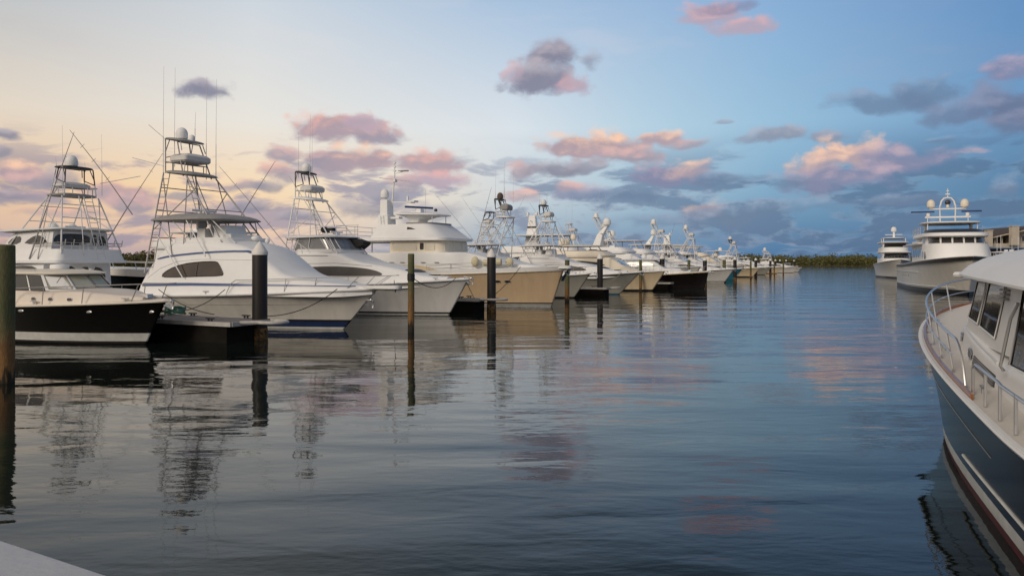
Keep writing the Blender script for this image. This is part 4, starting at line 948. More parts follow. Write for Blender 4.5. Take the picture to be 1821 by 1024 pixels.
# ------------------------------------------------------------------ R2: classic yacht seen bow-on, and the small one behind it
def classic_yacht():
    L = 34.
    r = boat_root('motor_yacht', 'big classic white motor yacht seen bow on with black rail and twin domes', 'motor yacht', (41.3, 70.5), 112, L)
    h = Hull(L, 3.75, 3.55, 2.75, 2.6, p=3.0, q=.75, wl=1.0, wp=2.4, flare=1.5, tmax=.4, zexp=2.2, tr=1.0).build(r, 'hull_white', ((.12, 'boot_black'), (.42, 'boot_black')), n=44, deck='white', rub=None)
    # black bulwark cap band
    bw = MB(); ri = []
    for i in range(45):
        t = i/44; x = -L+t*L; b = h.B(x); z = h.zs(x)
        ri.append([(x, max(.02, b+.03), z-.30), (x+.05*t, max(.02, b+.05), z), (x, max(.01, b-.08), z), (x, max(.01, b-.06), z-.30)])
    bw.loft(ri, True, True); bw.loft([[(x, -y, z) for x, y, z in q] for q in ri]); bw.build('bulwark', 'boot_black', r)
    cp = MB(); pts = [(-L+L*i/44, h.B(-L+L*i/44)+.03, h.zs(-L+L*i/44)+.03) for i in range(45)]; cp.tube(pts+[(x, -y, z) for x, y, z in pts[::-1][1:]], .05, 6).build('cap_rail', 'boot_white', r)
    ru = MB(); 
    pts = [p for p in [h.mb.bvh().ray_cast(Vector((x, -20, .55+.02*(x+34)*.1)), Vector((0, 1, 0)))[0] for x in [-33+i*.8 for i in range(37)]] if p]
    ru.tube([p+Vector((0, -.02, 0)) for p in pts], .06, 6); ru.tube([Vector((p.x, -p.y+.02, p.z)) for p in pts], .06, 6)
    pts = [p for p in [h.mb.bvh().ray_cast(Vector((x, -20, 2.0)), Vector((0, 1, 0)))[0] for x in [-33+i*.8 for i in range(27)]] if p]
    ru.tube([p+Vector((0, -.02, 0)) for p in pts], .05, 6); ru.build('rub_rail', 'boot_white', h.obj)
    # raised forward house wall (Portuguese bridge) with curved front
    def fo(w, xf, xa, k=.5): return chaikin([(xa, w), (xf-2.6, w), (xf-.5, w*.75), (xf, w*.3), (xf, -w*.3), (xf-.5, -w*.75), (xf-2.6, -w), (xa, -w)], 2)
    pb = MB(); pb.loft([[(x, y, z) for x, y in fo(w, xf, -13)] for w, xf, z in ((3.15, -7.0, 2.9), (3.05, -7.2, 4.0), (2.95, -7.5, 4.85))], True, True)
    po = pb.build('forward_house', 'white', r, 50); pbb = pb.bvh()
    windows(po, pbb, [[(-11.6, 3.35), (-11.6, 4.2), (-10.9, 4.2), (-10.9, 3.35)], [(-10.7, 3.35), (-10.7, 4.2), (-10.0, 4.2), (-10.0, 3.35)], [(-9.8, 3.35), (-9.8, 4.2), (-9.4, 4.1), (-8.9, 3.35)]], 'glass', frame='white', round_=1)
    ph = MB(); ph.loft([[(x, y, z) for x, y in fo(w, xf, -15)] for w, xf, z in ((2.85, -8.6, 4.84), (2.75, -8.9, 5.62))], True, True)
    o2 = ph.build('pilothouse', 'white', r, 50); b2 = ph.bvh()
    for k in range(5):
        y0 = -2.5+k*1.01; y1 = y0+.90
        windows(o2, b2, [[(y0, 4.92), (y1, 4.92), (y1*.985, 5.56), (y0*.985, 5.56)]], 'glass', axis='x', frame='white', fr=.03, round_=0, off=.03)
    windows(o2, b2, [[(-12.6, 4.95), (-12.6, 5.5), (-11.2, 5.5), (-11.2, 4.95)]], 'glass', frame='white', round_=0)
    bro = MB(); bro.loft([[(x, y, z) for x, y in fo(w, xf, -24)] for w, xf, z in ((2.95, -8.5, 5.60), (3.15, -8.2, 5.68), (3.1, -8.3, 5.98), (3.0, -8.6, 6.04))], True, True)
    o3 = bro.build('boat_deck', 'white', r, 50)
    ws = MB(); ws.loft([[(x, y, z) for x, y in fo(w, xf, -13)] for w, xf, z in ((2.75, -9.3, 6.0), (2.6, -10.0, 6.42))], True, False); ws.build('windscreen', 'tube_dark', o3)
    # aft house and side deck overhang
    ah = MB(); ah.loft([[(x, y, z) for x, y in rrect(-29, -12.9, -w, w, .3, 3)] for w, z in ((2.45, 2.7), (2.4, 5.55))]); ao = ah.build('saloon_house', 'white', r, 50); ab = ah.bvh()
    windows(ao, ab, [[(x, 3.6), (x, 4.6), (x+1.6, 4.6), (x+1.6, 3.6)] for x in (-28, -25.8, -23.6, -21.4, -19.2, -17)]+[[(-14.6, 2.95), (-14.6, 4.9), (-13.7, 4.9), (-13.7, 2.95)]], 'glass', round_=1)
    MB().prism(rrect(-31, -12.8, -3.3, 3.3, .3, 4), 5.0, 5.12).build('side_deck_roof', 'white', r)
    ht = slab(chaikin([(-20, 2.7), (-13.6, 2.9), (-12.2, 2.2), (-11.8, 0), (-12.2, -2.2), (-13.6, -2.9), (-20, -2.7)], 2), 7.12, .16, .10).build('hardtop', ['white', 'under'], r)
    sp = MB()
    for sd in (1, -1):
        sp.box((-16.5, sd*2.2, 6.6), (1.4, .14, 1.1)); sp.tube([(-13.0, sd*2.3, 6.1), (-13.0, sd*2.3, 7.2)], .05, 8)
    sp.build_each('hardtop_support', 'white', ht)
    ra = MB()
    for z in (6.4, 6.8): ra.tube([(-22, 2.9, z), (-14, 2.9, z)], .03, 6); ra.tube([(-22, -2.9, z), (-14, -2.9, z)], .03, 6)
    for i in range(6): ra.tube([(-22+i*1.6, -2.9, 6.0), (-22+i*1.6, -2.9, 6.8)], .03, 6)
    ra.build('upper_rail', 'steel', o3)
    # arch mast
    ms = MB(); X = -16.5
    ms.tube([(X, .75, 7.3), (X, .72, 9.2), (X, .6, 9.7), (X, .35, 10.0), (X, 0, 10.08), (X, -.35, 10.0), (X, -.6, 9.7), (X, -.72, 9.2), (X, -.75, 7.3)], .09, 8)
    ms.tube([(X, -2.2, 7.95), (X, 2.2, 7.95)], .10, 8); ms.tube([(X, -1.75, 8.85), (X, 1.75, 8.85)], .08, 8); ms.tube([(X, 0, 10.05), (X, 0, 11.1)], .05, 6, r2=.03); ms.box((X, 0, 10.45), (.2, .45, .12)); ms.box((X, 0, 10.8), (.15, .25, .1))
    for sd in (1, -1): ms.lathe([(.16, 0), (.2, .1), (.2, .35), (.12, .45)], (X, sd*1.9, 8.0), 10)
    ms.tube([(X, 1.95, 7.9), (X, 1.95, 7.3)], .04, 6); ms.tube([(X, -1.95, 7.9), (X, -1.95, 7.3)], .04, 6)
    mo = ms.build('mast_arch', 'white', r)
    for sd in (1, -1): dome((X, sd*1.62, 8.95), .41, .95).build('radar_dome', 'cream', mo)
    for y0, y1 in ((-3.6, -1.3), (1.3, 3.2)): MB().tube([(X+.2, y0, 8.55), (X+.2, y1, 8.55)], .085, 8).build('radar_array', 'navyrad', mo)
    MB().ell((X+.05, 0, 9.55), (.15, .3, .28)).build('search_light', 'tube_dark', mo)
    MB().lathe([(.05, 0), (.14, .05), (.14, .4), (.05, .45)], (X, 0, 8.95), 10).build('mast_light', 'cream', mo)
    # hull portlights, hawse anchor
    hv = h.mb.bvh()
    windows(h.obj, hv, [[(x, 1.45), (x, 1.75), (x+.5, 1.75), (x+.5, 1.45)] for x in (-26, -23.5, -21, -18.5)], 'tube_grey', name='porthole')
    anchor(r, .1, 2.6, s=1.2)
    settle(r)
classic_yacht()

def far_yacht():
    L = 32.
    r = boat_root('motor_yacht', 'distant white triple deck yacht moored behind the big classic yacht', 'motor yacht', (72.0, 146), 112, L)
    h = Hull(L, 3.4, 3.6, 2.6, 3.2, p=2.6, q=.8).build(r, 'hull_white', ((.3, 'boot_black'),), n=30)
    def fo(w, xf, xa): return chaikin([(xa, w), (xf-3, w), (xf-.6, w*.7), (xf, 0), (xf-.6, -w*.7), (xf-3, -w), (xa, -w)], 2)
    for i, (z0, z1, xf, w) in enumerate(((3.0, 5.2, -7, 2.8), (5.2, 7.2, -9.5, 2.6))):
        m = MB(); m.loft([[(x, y, z) for x, y in fo(ww, x2, -28)] for ww, x2, z in ((w, xf, z0), (w, xf-.2, z0+.7), (w*.95, xf-1.4, z1-.25), (w*1.05, xf-.6, z1-.2), (w*1.04, xf-.9, z1))], True, True)
        o = m.build('deckhouse', 'white', r, 50); b = m.bvh()
        windows(o, b, [[(-w*.8, z0+.85), (w*.8, z0+.85), (w*.76, z1-.4), (-w*.76, z1-.4)]], 'glass', axis='x', round_=0)
        windows(o, b, [[(-24, z0+.8), (-24, z1-.4), (xf-3.4, z1-.4), (xf-3.0, z0+.8)]], 'glass', round_=1)
    slab(fo(2.3, -12.5, -22), 7.9, .15, .1).build('hardtop', ['white', 'under'], r)
    t = MB()
    for x in (-21, -14): 
        for s in (2, -2): t.tube([(x, s, 7.1), (x, s, 7.95)], .07, 6)
    t.build_each('hardtop_support', 'white', r)
    ms = MB(); ms.box((-16, 0, 8.6), (.8, .4, 1.2), taper=.7); ms.tube([(-16, -1.6, 8.7), (-16, 1.6, 8.7)], .08, 6); mo = ms.build('mast', 'white', r)
    dome((-16, 0, 9.2), .55, 1.1).build('radar_dome', 'white', mo)
    anchor(r, .2, 3.2, s=1.3); bow_rail(r, h, -6, .8)
    settle(r)
far_yacht()

# ------------------------------------------------------------------ B: boat seen from its stern, behind the black cruiser
def stern_boat():
    L = 17.
    hx, hy = math.cos(R(-204.5)), math.sin(R(-204.5))
    tip = (-24.8+12.0*hx, 45.0+12.0*hy)
    r = boat_root('sportfishing_boat', 'white sportfishing boat seen from its stern with enclosed bridge behind the black cruiser', 'sportfishing boat', tip, 204.5, L)
    O = -12.0  # aft bulkhead
    h = Hull(L, 2.4, 2.2, 1.25, 1.8).build(r, 'hull_white', ((.1, 'boot_black'),), n=30)
    lo = cabin([(O+8, .8, .6, 1.2, 1.9, .15), (O+6, 1.7, 1.3, 1.1, 2.3, .25), (O+4, 2.05, 1.7, 1.0, 2.85, .25), (O+2, 2.2, 1.95, 1.0, 3.0, .15), (O, 2.2, 2.05, 1.0, 3.02, .12)], 4)
    oo = lo.build('deckhouse', 'white', r, 50); bv = lo.bvh()
    windows(oo, bv, [[(O+.5, 2.35), (O+.6, 2.8), (O+2.4, 2.85), (O+4.2, 2.5), (O+4.6, 2.2), (O+2, 2.2)]], 'glass', round_=1)
    def aftwin(par, b, polys, mat='glass'):
        for p in polys: patch(b, p, 'x', -1, .012, 1).build('window', mat, par)
    aftwin(oo, bv, [[(1.9, 2.0), (1.85, 2.5), (1.3, 2.78), (.1, 2.8), (.1, 2.0)], [(-.15, 1.3), (-.15, 2.75), (-.75, 2.75), (-.75, 1.3)], [(-1.0, 2.0), (-1.0, 2.75), (-1.4, 2.72), (-1.75, 2.4), (-1.75, 2.0)]])
    fd = MB(); fd.prism(rrect(O-1.4, O+3.5, -2.28, 2.28, .4, 4), 2.98, 3.14); fd.build('flybridge_deck', 'white', r)
    fw = MB(); fw.loft([[(x, y, z) for x, y in rrect(O-1.32+sh, O+2.5, -w, w, .4, 4)] for z, w, sh in ((3.12, 2.2, 0), (3.75, 1.95, .12))], True, False); fw.loft([[(x, y, z) for x, y in rrect(O-1.26+sh, O+2.4, -w, w, .4, 4)] for z, w, sh in ((3.75, 1.9, .12), (3.12, 2.15, 0))], True, False)
    fw.build('bridge_coaming', 'white', r, 50)
    up = cabin([(O+5.6, 1.3, .9, 3.0, 3.2, .1), (O+4.2, 1.75, 1.35, 3.0, 4.3, .3), (O+3.2, 1.85, 1.55, 3.0, 4.75, .3), (O+1.0, 1.9, 1.65, 3.0, 4.84, .25), (O-.25, 1.9, 1.65, 3.0, 4.84, .2)], 4)
    uo = up.build('bridge_house', 'white', r, 50); ub = up.bvh()
    windows(uo, ub, [[(O+.1, 4.04), (O+.3, 4.3), (O+.8, 4.52), (O+1.3, 4.5), (O+1.8, 4.3), (O+2.2, 4.04)], [(O+2.5, 4.04), (O+2.45, 4.5), (O+3.2, 4.45), (O+4.0, 4.04)]], 'glass', round_=1)
    aftwin(uo, ub, [[(1.7, 4.0), (1.65, 4.4), (1.3, 4.62), (-.55, 4.62), (-.55, 4.0)], [(-.7, 4.0), (-.7, 4.6), (-1.0, 4.6), (-1.0, 4.0)], [(-1.12, 4.0), (-1.12, 4.6), (-1.5, 4.5), (-1.65, 4.0)]])
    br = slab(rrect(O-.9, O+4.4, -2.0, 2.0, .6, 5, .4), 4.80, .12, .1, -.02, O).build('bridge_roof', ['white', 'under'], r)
    MB().ell((O+1, .8, 5.05), (.3, .3, .22)).ell((O+1.5, -.7, 5.05), (.35, .3, .22)).tube([(O+.6, -.9, 5.05), (O+.6, .4, 5.05)], .06, 6).build('search_light', 'white', br)
    ra = MB()
    for z in (3.95, 4.1): ra.tube([(O+1.2, 1.9, z), (O-1.2, 1.9, z), (O-1.2, -1.9, z), (O+1.2, -1.9, z)], .018, 6)
    for i in range(8):
        y = 1.8-i*.51; ra.tube([(O-1.2, y, 3.7), (O-1.2, y, 4.1)], .015, 5); ra.tube([(O-1.22, y-.1, 3.95), (O-1.3, y-.1, 4.28)], .03, 6)
    ra.build('rod_rack', 'steel', r)
    X0 = O-1.1
    # tower straddling the bridge house
    fr = tower(r, aft=(O-1.2, 1.9, 3.5), fwd=(O+3.4, 1.75, 4.0), low=(O-.3, O+1.3, 6.75, 6.75, 1.25), up=(O-.2, O+.9, 8.36, 8.36, 1.0), bench=(O+.1, O+.9, 7.25, 7.6), mat='alu', mat_up='tube_dark', domes=((0, .15, .33, .72),), whips=[(O-.5, 1.3, 6.9, 10.6), (O-.3, -1.3, 6.9, 10.5), (O+.6, .9, 8.3, 9.0), (O+.6, -.9, 8.3, 8.9), (O+.6, -.5, 8.3, 8.85)], ladders=False, pipe=.036, plat='canvas')
    ld = MB(); ladder(ld, (O-1.3, -.25, 3.2), (O-.6, .1, 6.75), (O-1.3, -.75, 3.2), (O-.6, -.4, 6.75), .3, .024); ld.tube([(O-1.3, .6, 3.4), (O-.9, .5, 6.0), (O-.6, .4, 6.75)], .03, 6)
    ld.build('ladder', 'alu', fr)
    outrigger(r, (O+1.0, 2.2, 3.2), (O-1.3, 1.2, 10.2), .045); outrigger(r, (O+.3, 2.2, 3.2), (O-.2, 1.5, 8.2), .04); outrigger(r, (O+.5, -2.0, 3.9), (O-2.4, -3.8, 9.6), .04)
    ex = MB(); ex.tube([(O-.4, -1.1, 7.6), (O-1.2, -3.2, 8.2)], .02, 5); ex.build('antenna', 'alu', r)
    settle(r)
stern_boat()

# ------------------------------------------------------------------ boats of the second row, seen only above the first
def row_yacht(label, tip, th, L=20., mast='dome', house='white', canvas=None, domes2=False, hull='hull_white', z=0., k=1., xm=-11., zm=8., hard=True, sc=1.):
    r = boat_root('motor_yacht', label, 'motor yacht', tip, th, L, 'motor yachts seen above the nearer boats')
    h = Hull(L, 2.7*k, 2.5, 1.9, 1.7, p=2.5, q=.85).build(r, hull, ((.2, 'boot_black'),), n=30, deck=house)
    m = cabin([(-3.2, .8, .6, 2.1, 2.6, .1), (-4.6, 1.8, 1.5, 2.0, 2.95, .2), (-6.2, 2.2, 1.8, 1.9, 3.9, .25), (-7.5, 2.35, 2.05, 1.9, 4.15, .2), (-16, 2.4, 2.1, 1.9, 4.2, .2)], 4); o = m.build('deckhouse', house, r, 50); b = m.bvh()
    windows(o, b, [[(-15.5, 3.0), (-15.5, 3.75), (-8.2, 3.7), (-6.6, 3.0)]], 'glass', round_=1); windows(o, b, [[(-1.4, 3.2), (1.4, 3.2), (1.3, 3.75), (-1.3, 3.75)]], 'glass', axis='x', round_=1)
    f = MB(); f.loft([[(x, y, zz) for x, y in rrect(-16.5, xf, -w, w, .6, 4, .5)] for xf, w, zz in ((-7.2, 2.3, 4.15), (-7.0, 2.35, 4.4), (-7.9, 2.1, 4.95))], True, False); f.loft([[(x, y, zz) for x, y in rrect(-16.4, xf, -w, w, .6, 4, .5)] for xf, w, zz in ((-8.0, 2.05, 4.95), (-7.4, 2.2, 4.3))], True, False)
    f.box((-9.3, 0, 4.7), (.8, 1.8, .9), taper=.8); f.box((-10.6, 0, 4.6), (.6, 2.0, .8)); fo_ = f.build('flybridge', house, o, 50)
    zt = 6.05+z
    if hard:
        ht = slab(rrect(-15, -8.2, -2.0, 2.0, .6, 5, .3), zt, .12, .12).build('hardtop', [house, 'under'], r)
        t = MB()
        for sd in (1, -1):
            for xa, xb in ((-14.6, -14.3), (-12, -12), (-8.6, -9.2)): t.tube([(xa, sd*1.95, 4.6), (xb, sd*1.85, zt+.05)], .05, 6)
        t.build_each('hardtop_support', 'tube_dark' if canvas else 'alu', ht)
        if canvas:
            c = MB(); a = rrect(-16.0, -8.0, -2.05, 2.05, .5, 4, .3); c.loft([[(x, y, 4.3+.55*ss((x+12)/5)) for x, y in a], [(x, y, 4.95+.1*ss((x+12)/5)) for x, y in a]], True, False); c.build('canvas_skirt', canvas, ht)
    if mast == 'dome':
        mm = MB(); mm.loft([[(x, y, zz) for x, y in rrect(xa, xb, -w, w, .1, 3)] for xa, xb, w, zz in ((xm-2.0, xm-.8, .8, 4.6), (xm-1.25, xm-.45, .45, zt+.3), (xm-.35, xm+.12, .2, zm-1.0), (xm-.4, xm+.4, .3, zm-.9))]); mm.tube([(xm-.5, -1.3, zm-1.9), (xm-.5, 1.3, zm-1.9)], .06, 6); mm.tube([(xm-.5, .8, zm-1.9), (xm-.5, .8, zm-1.2)], .09, 8); mm.tube([(xm+.2, -.5, zm-2.3), (xm+1.2, .2, zm-2.3)], .07, 6); mo = mm.build('radar_mast', house, r)
        dome((xm, 0, zm-.85), .5, 1.0).build('radar_dome', 'white', mo)
    elif mast == 'funnel':
        mm = MB(); mm.loft([[(x, y, zz) for x, y in rrect(xm-w, xm+w, -w*.6, w*.6, .1, 3)] for w, zz in ((.9, 5.), (.6, 7.), (.42, zm))]); mo = mm.build('radar_mast', 'white', r)
        st = MB()
        for zz in (zm-1.9, zm-1.35): st.box((xm, 0, zz), (1.12, .72, .22))
        st.build('mast_band', 'boot_black', mo)
        g = MB(); g.tube([(xm-.9, 0, zm), (xm+.9, 0, zm+.1)], .06, 6); g.tube([(xm, -.9, zm-.6), (xm, 1.4, zm-.6)], .05, 6); g.box((xm+.5, 0, zm+.3), (.3, .3, .3)); g.box((xm-.6, 0, zm+.25), (.2, .3, .4)); g.tube([(xm, 1.3, zm-.6), (xm, 1.3, zm-1.2)], .03, 5); g.tube([(xm+.8, 0, zm), (xm+.8, 0, zm+.9)], .03, 5); g.build('mast_gear', 'white', mo)
    if domes2:
        for i, sd in enumerate((1, -1)): dome((-13.2, sd*.9, zt+.2), .42, .95).build('radar_dome', 'cream', r)
        a = MB(); a.tube([(-13.2, -1.6, zt), (-13.2, 1.6, zt)], .06, 6); a.tube([(-12.5, 0, zt), (-14.2, 0, zt+2.6)], .06, 6); a.tube([(-13.6, -.7, zt+1.4), (-13.6, .7, zt+1.4)], .04, 6); a.build('mast_arm', 'white', r)
        dome((-12.1, .4, zt+.9), .36, .8).build('radar_dome', 'cream', r); MB().tube([(-12.1, .4, zt), (-12.1, .4, zt+.95)], .06, 6).build('dome_post', 'white', r)
    anchor(r, .2, 2.4); bow_rail(r, h, -5, .7)
    settle(r)
    if sc != 1.:
        a = R(-th); r.scale = (sc, sc, sc); r.location.x += math.cos(a)*L/2*(1-sc); r.location.y += math.sin(a)*L/2*(1-sc)
# G: cream flybridge yacht in the first row
row_yacht('cream flybridge yacht with brown canvas bridge and cream domes behind the grey hull', (16.11, 82.45), 24.5, L=19, house='cream', canvas='canvas_b', domes2=True, hull='hull_sand', mast='', z=-.55, sc=.86)
row_yacht('white yacht with banded radar mast behind the boats right of the tan yacht', (14.5, 89.5), 24.5, L=20, mast='funnel', xm=-13.2, zm=8.6, z=.1)
row_yacht('white yacht whose raked mast carries one dome above the grey hulled boat', (21.5, 97.0), 24.5, L=20, mast='dome', xm=-10.2, zm=8.6, z=.2, hard=False)
row_yacht('white yacht with swept mast and round dome behind the white hull past the maroon boat', (33.5, 126.), 24.5, L=20, mast='dome', xm=-11, zm=8.4, z=-.2)
row_yacht('pale yacht with plain hardtop far along behind the cream hulled boat', (51.0, 178.), 24.5, L=19, mast='', z=.2)
row_yacht('white flybridge yacht showing only its hardtop between the two nearest tower boats', (-14.8, 62.0), 24.5, L=19, mast='dome', xm=-12.5, zm=7.2, z=-.6)
r, h, ho, bv = sportfish('white tower boat with dark topmost frame rising left of the black dome tower', (7.9, 93.0), L=15, hb=2.3, hull='hull_lgrey', tow=dict(low=(-12.70, -11.10, 7.4, 7.36, 0.95), up=(-12.10, -11.10, 9.2, 9.18, 0.75), bench=(-12.33, -11.37, 7.9, 8.4), pipe=.05), up_mat='tube_dark', domes=(), whips=0, outr=(-17.5, 3.6, 11.5), group=None)
settle(r)
row_yacht('white yacht with a single tall dome mast behind the grey hulled boat bow', (26.5, 110.), 24.5, L=20, mast='dome', xm=-13, zm=7.6, z=0.)
row_yacht('far white yacht with banded mast behind the tower boat past the maroon hull', (39.5, 140.), 24.5, L=20, mast='funnel', xm=-12, zm=8.0, z=0., hull='hull_lgrey')
row_yacht('distant cream yacht with hardtop behind the teal hulled boat', (45.0, 152.), 24.5, L=18, mast='', house='cream', z=0.)
row_yacht('very distant white yacht near the end of the row with a dome on its mast', (66.5, 209.), 24.5, L=18, mast='dome', xm=-11, zm=7.0, z=0.)
r, h, ho, bv = sportfish('white tower boat with bare upper frame between the banded mast and the raked mast', (17.3, 96.0), L=15, hb=2.3, hull='hull_white', tow=dict(low=(-11.2, -9.8, 6.4, 6.36, .8), up=(-11.4, -10.6, 7.9, 7.88, .6), bench=(-10.9, -10.0, 7.0, 7.4), pipe=.04), domes=(), whips=3, outr=(-15, 3.4, 10.5), group=None)
settle(r)
# dark-blue boat between B and C
def navy_stern():
    L = 13.
    r = boat_root('railed_boat', 'navy and white boat with bow rail half hidden between the two leftmost tower boats', 'boat', (-29.0, 54.2), 196, L)
    h = Hull(L, 2.2, 2.72, 2.4, 1.6, zexp=1.2).build(r, 'hull_navy', ((.2, 'boot_black'),), n=28)
    b = MB(); ri = []
    for i in range(30):
        x = -L+L*i/29; ri.append([(x, max(.02, h.B(x)+.02), h.zs(x)-.46), (x, max(.02, h.B(x)+.04), h.zs(x)+.02), (x, max(.01, h.B(x)-.08), h.zs(x)+.02), (x, max(.01, h.B(x)-.06), h.zs(x)-.46)])
    b.loft(ri); b.loft([[(x, -y, z) for x, y, z in q] for q in ri]); b.build('topsides', 'hull_white', r)
    bow_rail(r, h, -12, .42, mat='steel', spacing=2.2, r=.03)
    settle(r)
navy_stern()

# ------------------------------------------------------------------ docks
def dock(label, corner, th, L, w, zt=.78, ring=None, hose=False):
    """finger pier: corner = near end corner (x,y), runs back to the quay"""
    a = R(-th); r = empty('finger_dock', (corner[0], corner[1], 0), a); tag(r, label, 'dock', 'finger docks between the boats')
    d = MB(); np_ = int(L/.16)
    for i in range(np_): d.box((-.09-i*.16, w/2, zt-.02), (.15, w-.16, .05))
    d.build('deck_planks', 'dockwood', r, 0)
    f = MB(); f.box((-L/2, .04, zt-.06), (L, .08, .16)); f.box((-L/2, w-.04, zt-.06), (L, .08, .16)); f.box((.0, w/2, zt-.06), (.08, w-.16, .16)); f.build('edge_board', 'fascia', r, 0)
    p = MB(); p.box((-L/2-.1, w/2, .30), (L-.4, w-.25, .72)); p.build('float', 'float', r, 0)
    for x, y in ((-1.3, .25), (-1.3, w-.25), (-4.0, .25), (-4.3, w-.25)):
        c = MB(); c.box((x-.08, y, zt+.06), (.05, .06, .09)); c.box((x+.08, y, zt+.06), (.05, .06, .09)); c.box((x, y, zt+.12), (.42, .06, .05)); c.build('cleat', 'tube_dark', r)
    if ring:
        g = MB(); x, y, rad = ring; pts = [(x+rad*math.cos(t)*1.25, y+rad*math.sin(t), zt-.02) for t in [R(k) for k in range(-110, 111, 20)]]
        g.tube([(.0, w*.2, zt-.02)]+pts+[(.0, w*.9, zt-.02)], .07, 8); g.build('pile_guide', 'fascia', r)
    return r
d1 = dock('floating finger dock with black piling in front of the blue striped boat', (-10.35, 28.9), 27, 13, 2.3, ring=(.75, 1.35, .5))
d2 = dock('finger dock beside the tan yacht bow at the second black piling', (-2.1, 47.6), 26, 14, 1.6, ring=(.9, .9, .5))
d3 = dock('finger dock between the tan yacht and the grey hull', (8.3, 69.2), 24.5, 14, 1.8, ring=(.2, 1.4, .5))
d4 = dock('finger dock in front of the maroon hulled cruiser', (17.4, 86.6), 24.5, 14, 1.6)
d5 = dock('distant finger dock beside the white hull past the maroon cruiser', (27.0, 110.2), 24.5, 14, 1.6)
# main quay along the sterns
q = MB(); a = R(24.5); fx, fy = math.sin(a), math.cos(a); nx, ny = -math.cos(a), math.sin(a)
o0 = Vector((-5.88+nx*19, 34.68+ny*19)); 
P = [o0+Vector((fx, fy))*s+Vector((nx, ny))*w for s, w in ((-30, 0), (240, 0), (240, 3.5), (-30, 3.5))]
q.prism([(p.x, p.y) for p in P], -.5, .85); tag(q.build('quay', 'concrete', None, 0), None, None, kind='structure')
# concrete walkway edge under the camera
g = MB()
e0 = Vector((-2.13, 4.31)); dr = Vector((-1.01, .59)).normalized(); nn = Vector((-dr.y, dr.x))
if nn.y > 0: nn = -nn
pts = []
for s in (-14, 24): pts.append(e0+dr*s)
rings = []
for s in [-14+i*1.0 for i in range(39)]:
    b = e0+dr*s; rings.append([(b+nn*w).to_tuple()+(z,) for w, z in ((0, -.5), (0, 1.22), (.02, 1.27), (.07, 1.3), (6, 1.3), (6, -.5))])
g.loft(rings, True, True); tag(g.build('walkway', 'concrete', None, 40), None, None, kind='structure')
# hose heap on the first dock
hs = MB(); pts = []
for i in range(150):
    t = i*.25; rr = .34+.03*math.sin(i*.7); pts.append((rr*math.cos(t)*1.2, rr*math.sin(t), .03+.0022*i+.02*math.sin(i*1.3)))
hs.tube(pts, .028, 6); ho_ = hs.build('hose_coil', 'hose'); ho_.location = (-14.3, 33.4, .79); tag(ho_, 'green hose coil heaped on the dock beside the black cruiser bow', 'hose')

# ------------------------------------------------------------------ pilings
def piling(kind, dia, top):
    z0 = -1.2
    if kind == 'sleeve':
        root = empty('sleeved_piling', (0, 0, 0))
        b = MB(); r = dia/2; b.lathe([(r*.98, z0), (r*.98, .2), (r, .24), (r, top-.02), (r*.9, top)], n=24); b.build('sleeve', 'sleeve', root)
        c = MB(); c.lathe([(r*1.06, top-.02), (r*1.06, top+.10), (r*1.0, top+.13), (r*.55, top+.34), (r*.12, top+.50), (.01, top+.51)], n=24); c.build('cone_cap', 'cap', root)
        gr = MB(); gr.lathe([(r*1.0, -.3), (r*1.05, -.1), (r*1.07, .12), (r*1.06, .34), (r*1.01, .46)], n=24); gr.build('barnacle_band', 'growth', root)
    else:
        root = empty('wooden_piling', (0, 0, 0)); r = dia/2
        b = MB(); rings = []
        for i in range(15):
            z = lerp(z0, top, i/14); rings.append([(r*(1+.03*math.sin(3*t+z)+.02*math.sin(7*t+2*z))*math.cos(t), r*(1+.03*math.sin(3*t+z))*math.sin(t), z) for t in [2*PI*k/18 for k in range(18)]])
        rings.append([(x*.86, y*.86, z+.03) for x, y, z in rings[-1]]); b.loft(rings); b.build('post', 'pile_green' if kind == 'wood' else 'pile', root)
        if kind == 'band':
            c = MB(); c.lathe([(r*1.02, top-1.15), (r*1.18, top-1.12), (r*1.18, top-.86), (r*1.02, top-.83)], n=20); c.build('rope_wrap', 'rubber', root)
    return root
def px2g(px, py, Hc=3.0):
    Y = 1400*Hc/(py-467); return ((px-910.5)/1400*Y, Y)
protos = {}
def place_pile(kind, px, py, dia, top, label):
    key = (kind, round(dia, 2), round(top, 2)); x, y = px2g(px, py)
    if key not in protos: root = piling(kind, dia, top); protos[key] = root
    else:
        src = protos[key]; root = src.copy(); COL.objects.link(root)
        for ch in src.children:
            c = ch.copy(); COL.objects.link(c); c.parent = root
    root.location = (x, y, 0); root.rotation_euler = (0, 0, px*.37)
    tag(root, label, 'piling', 'black sleeved pilings' if kind == 'sleeve' else 'wooden mooring pilings')
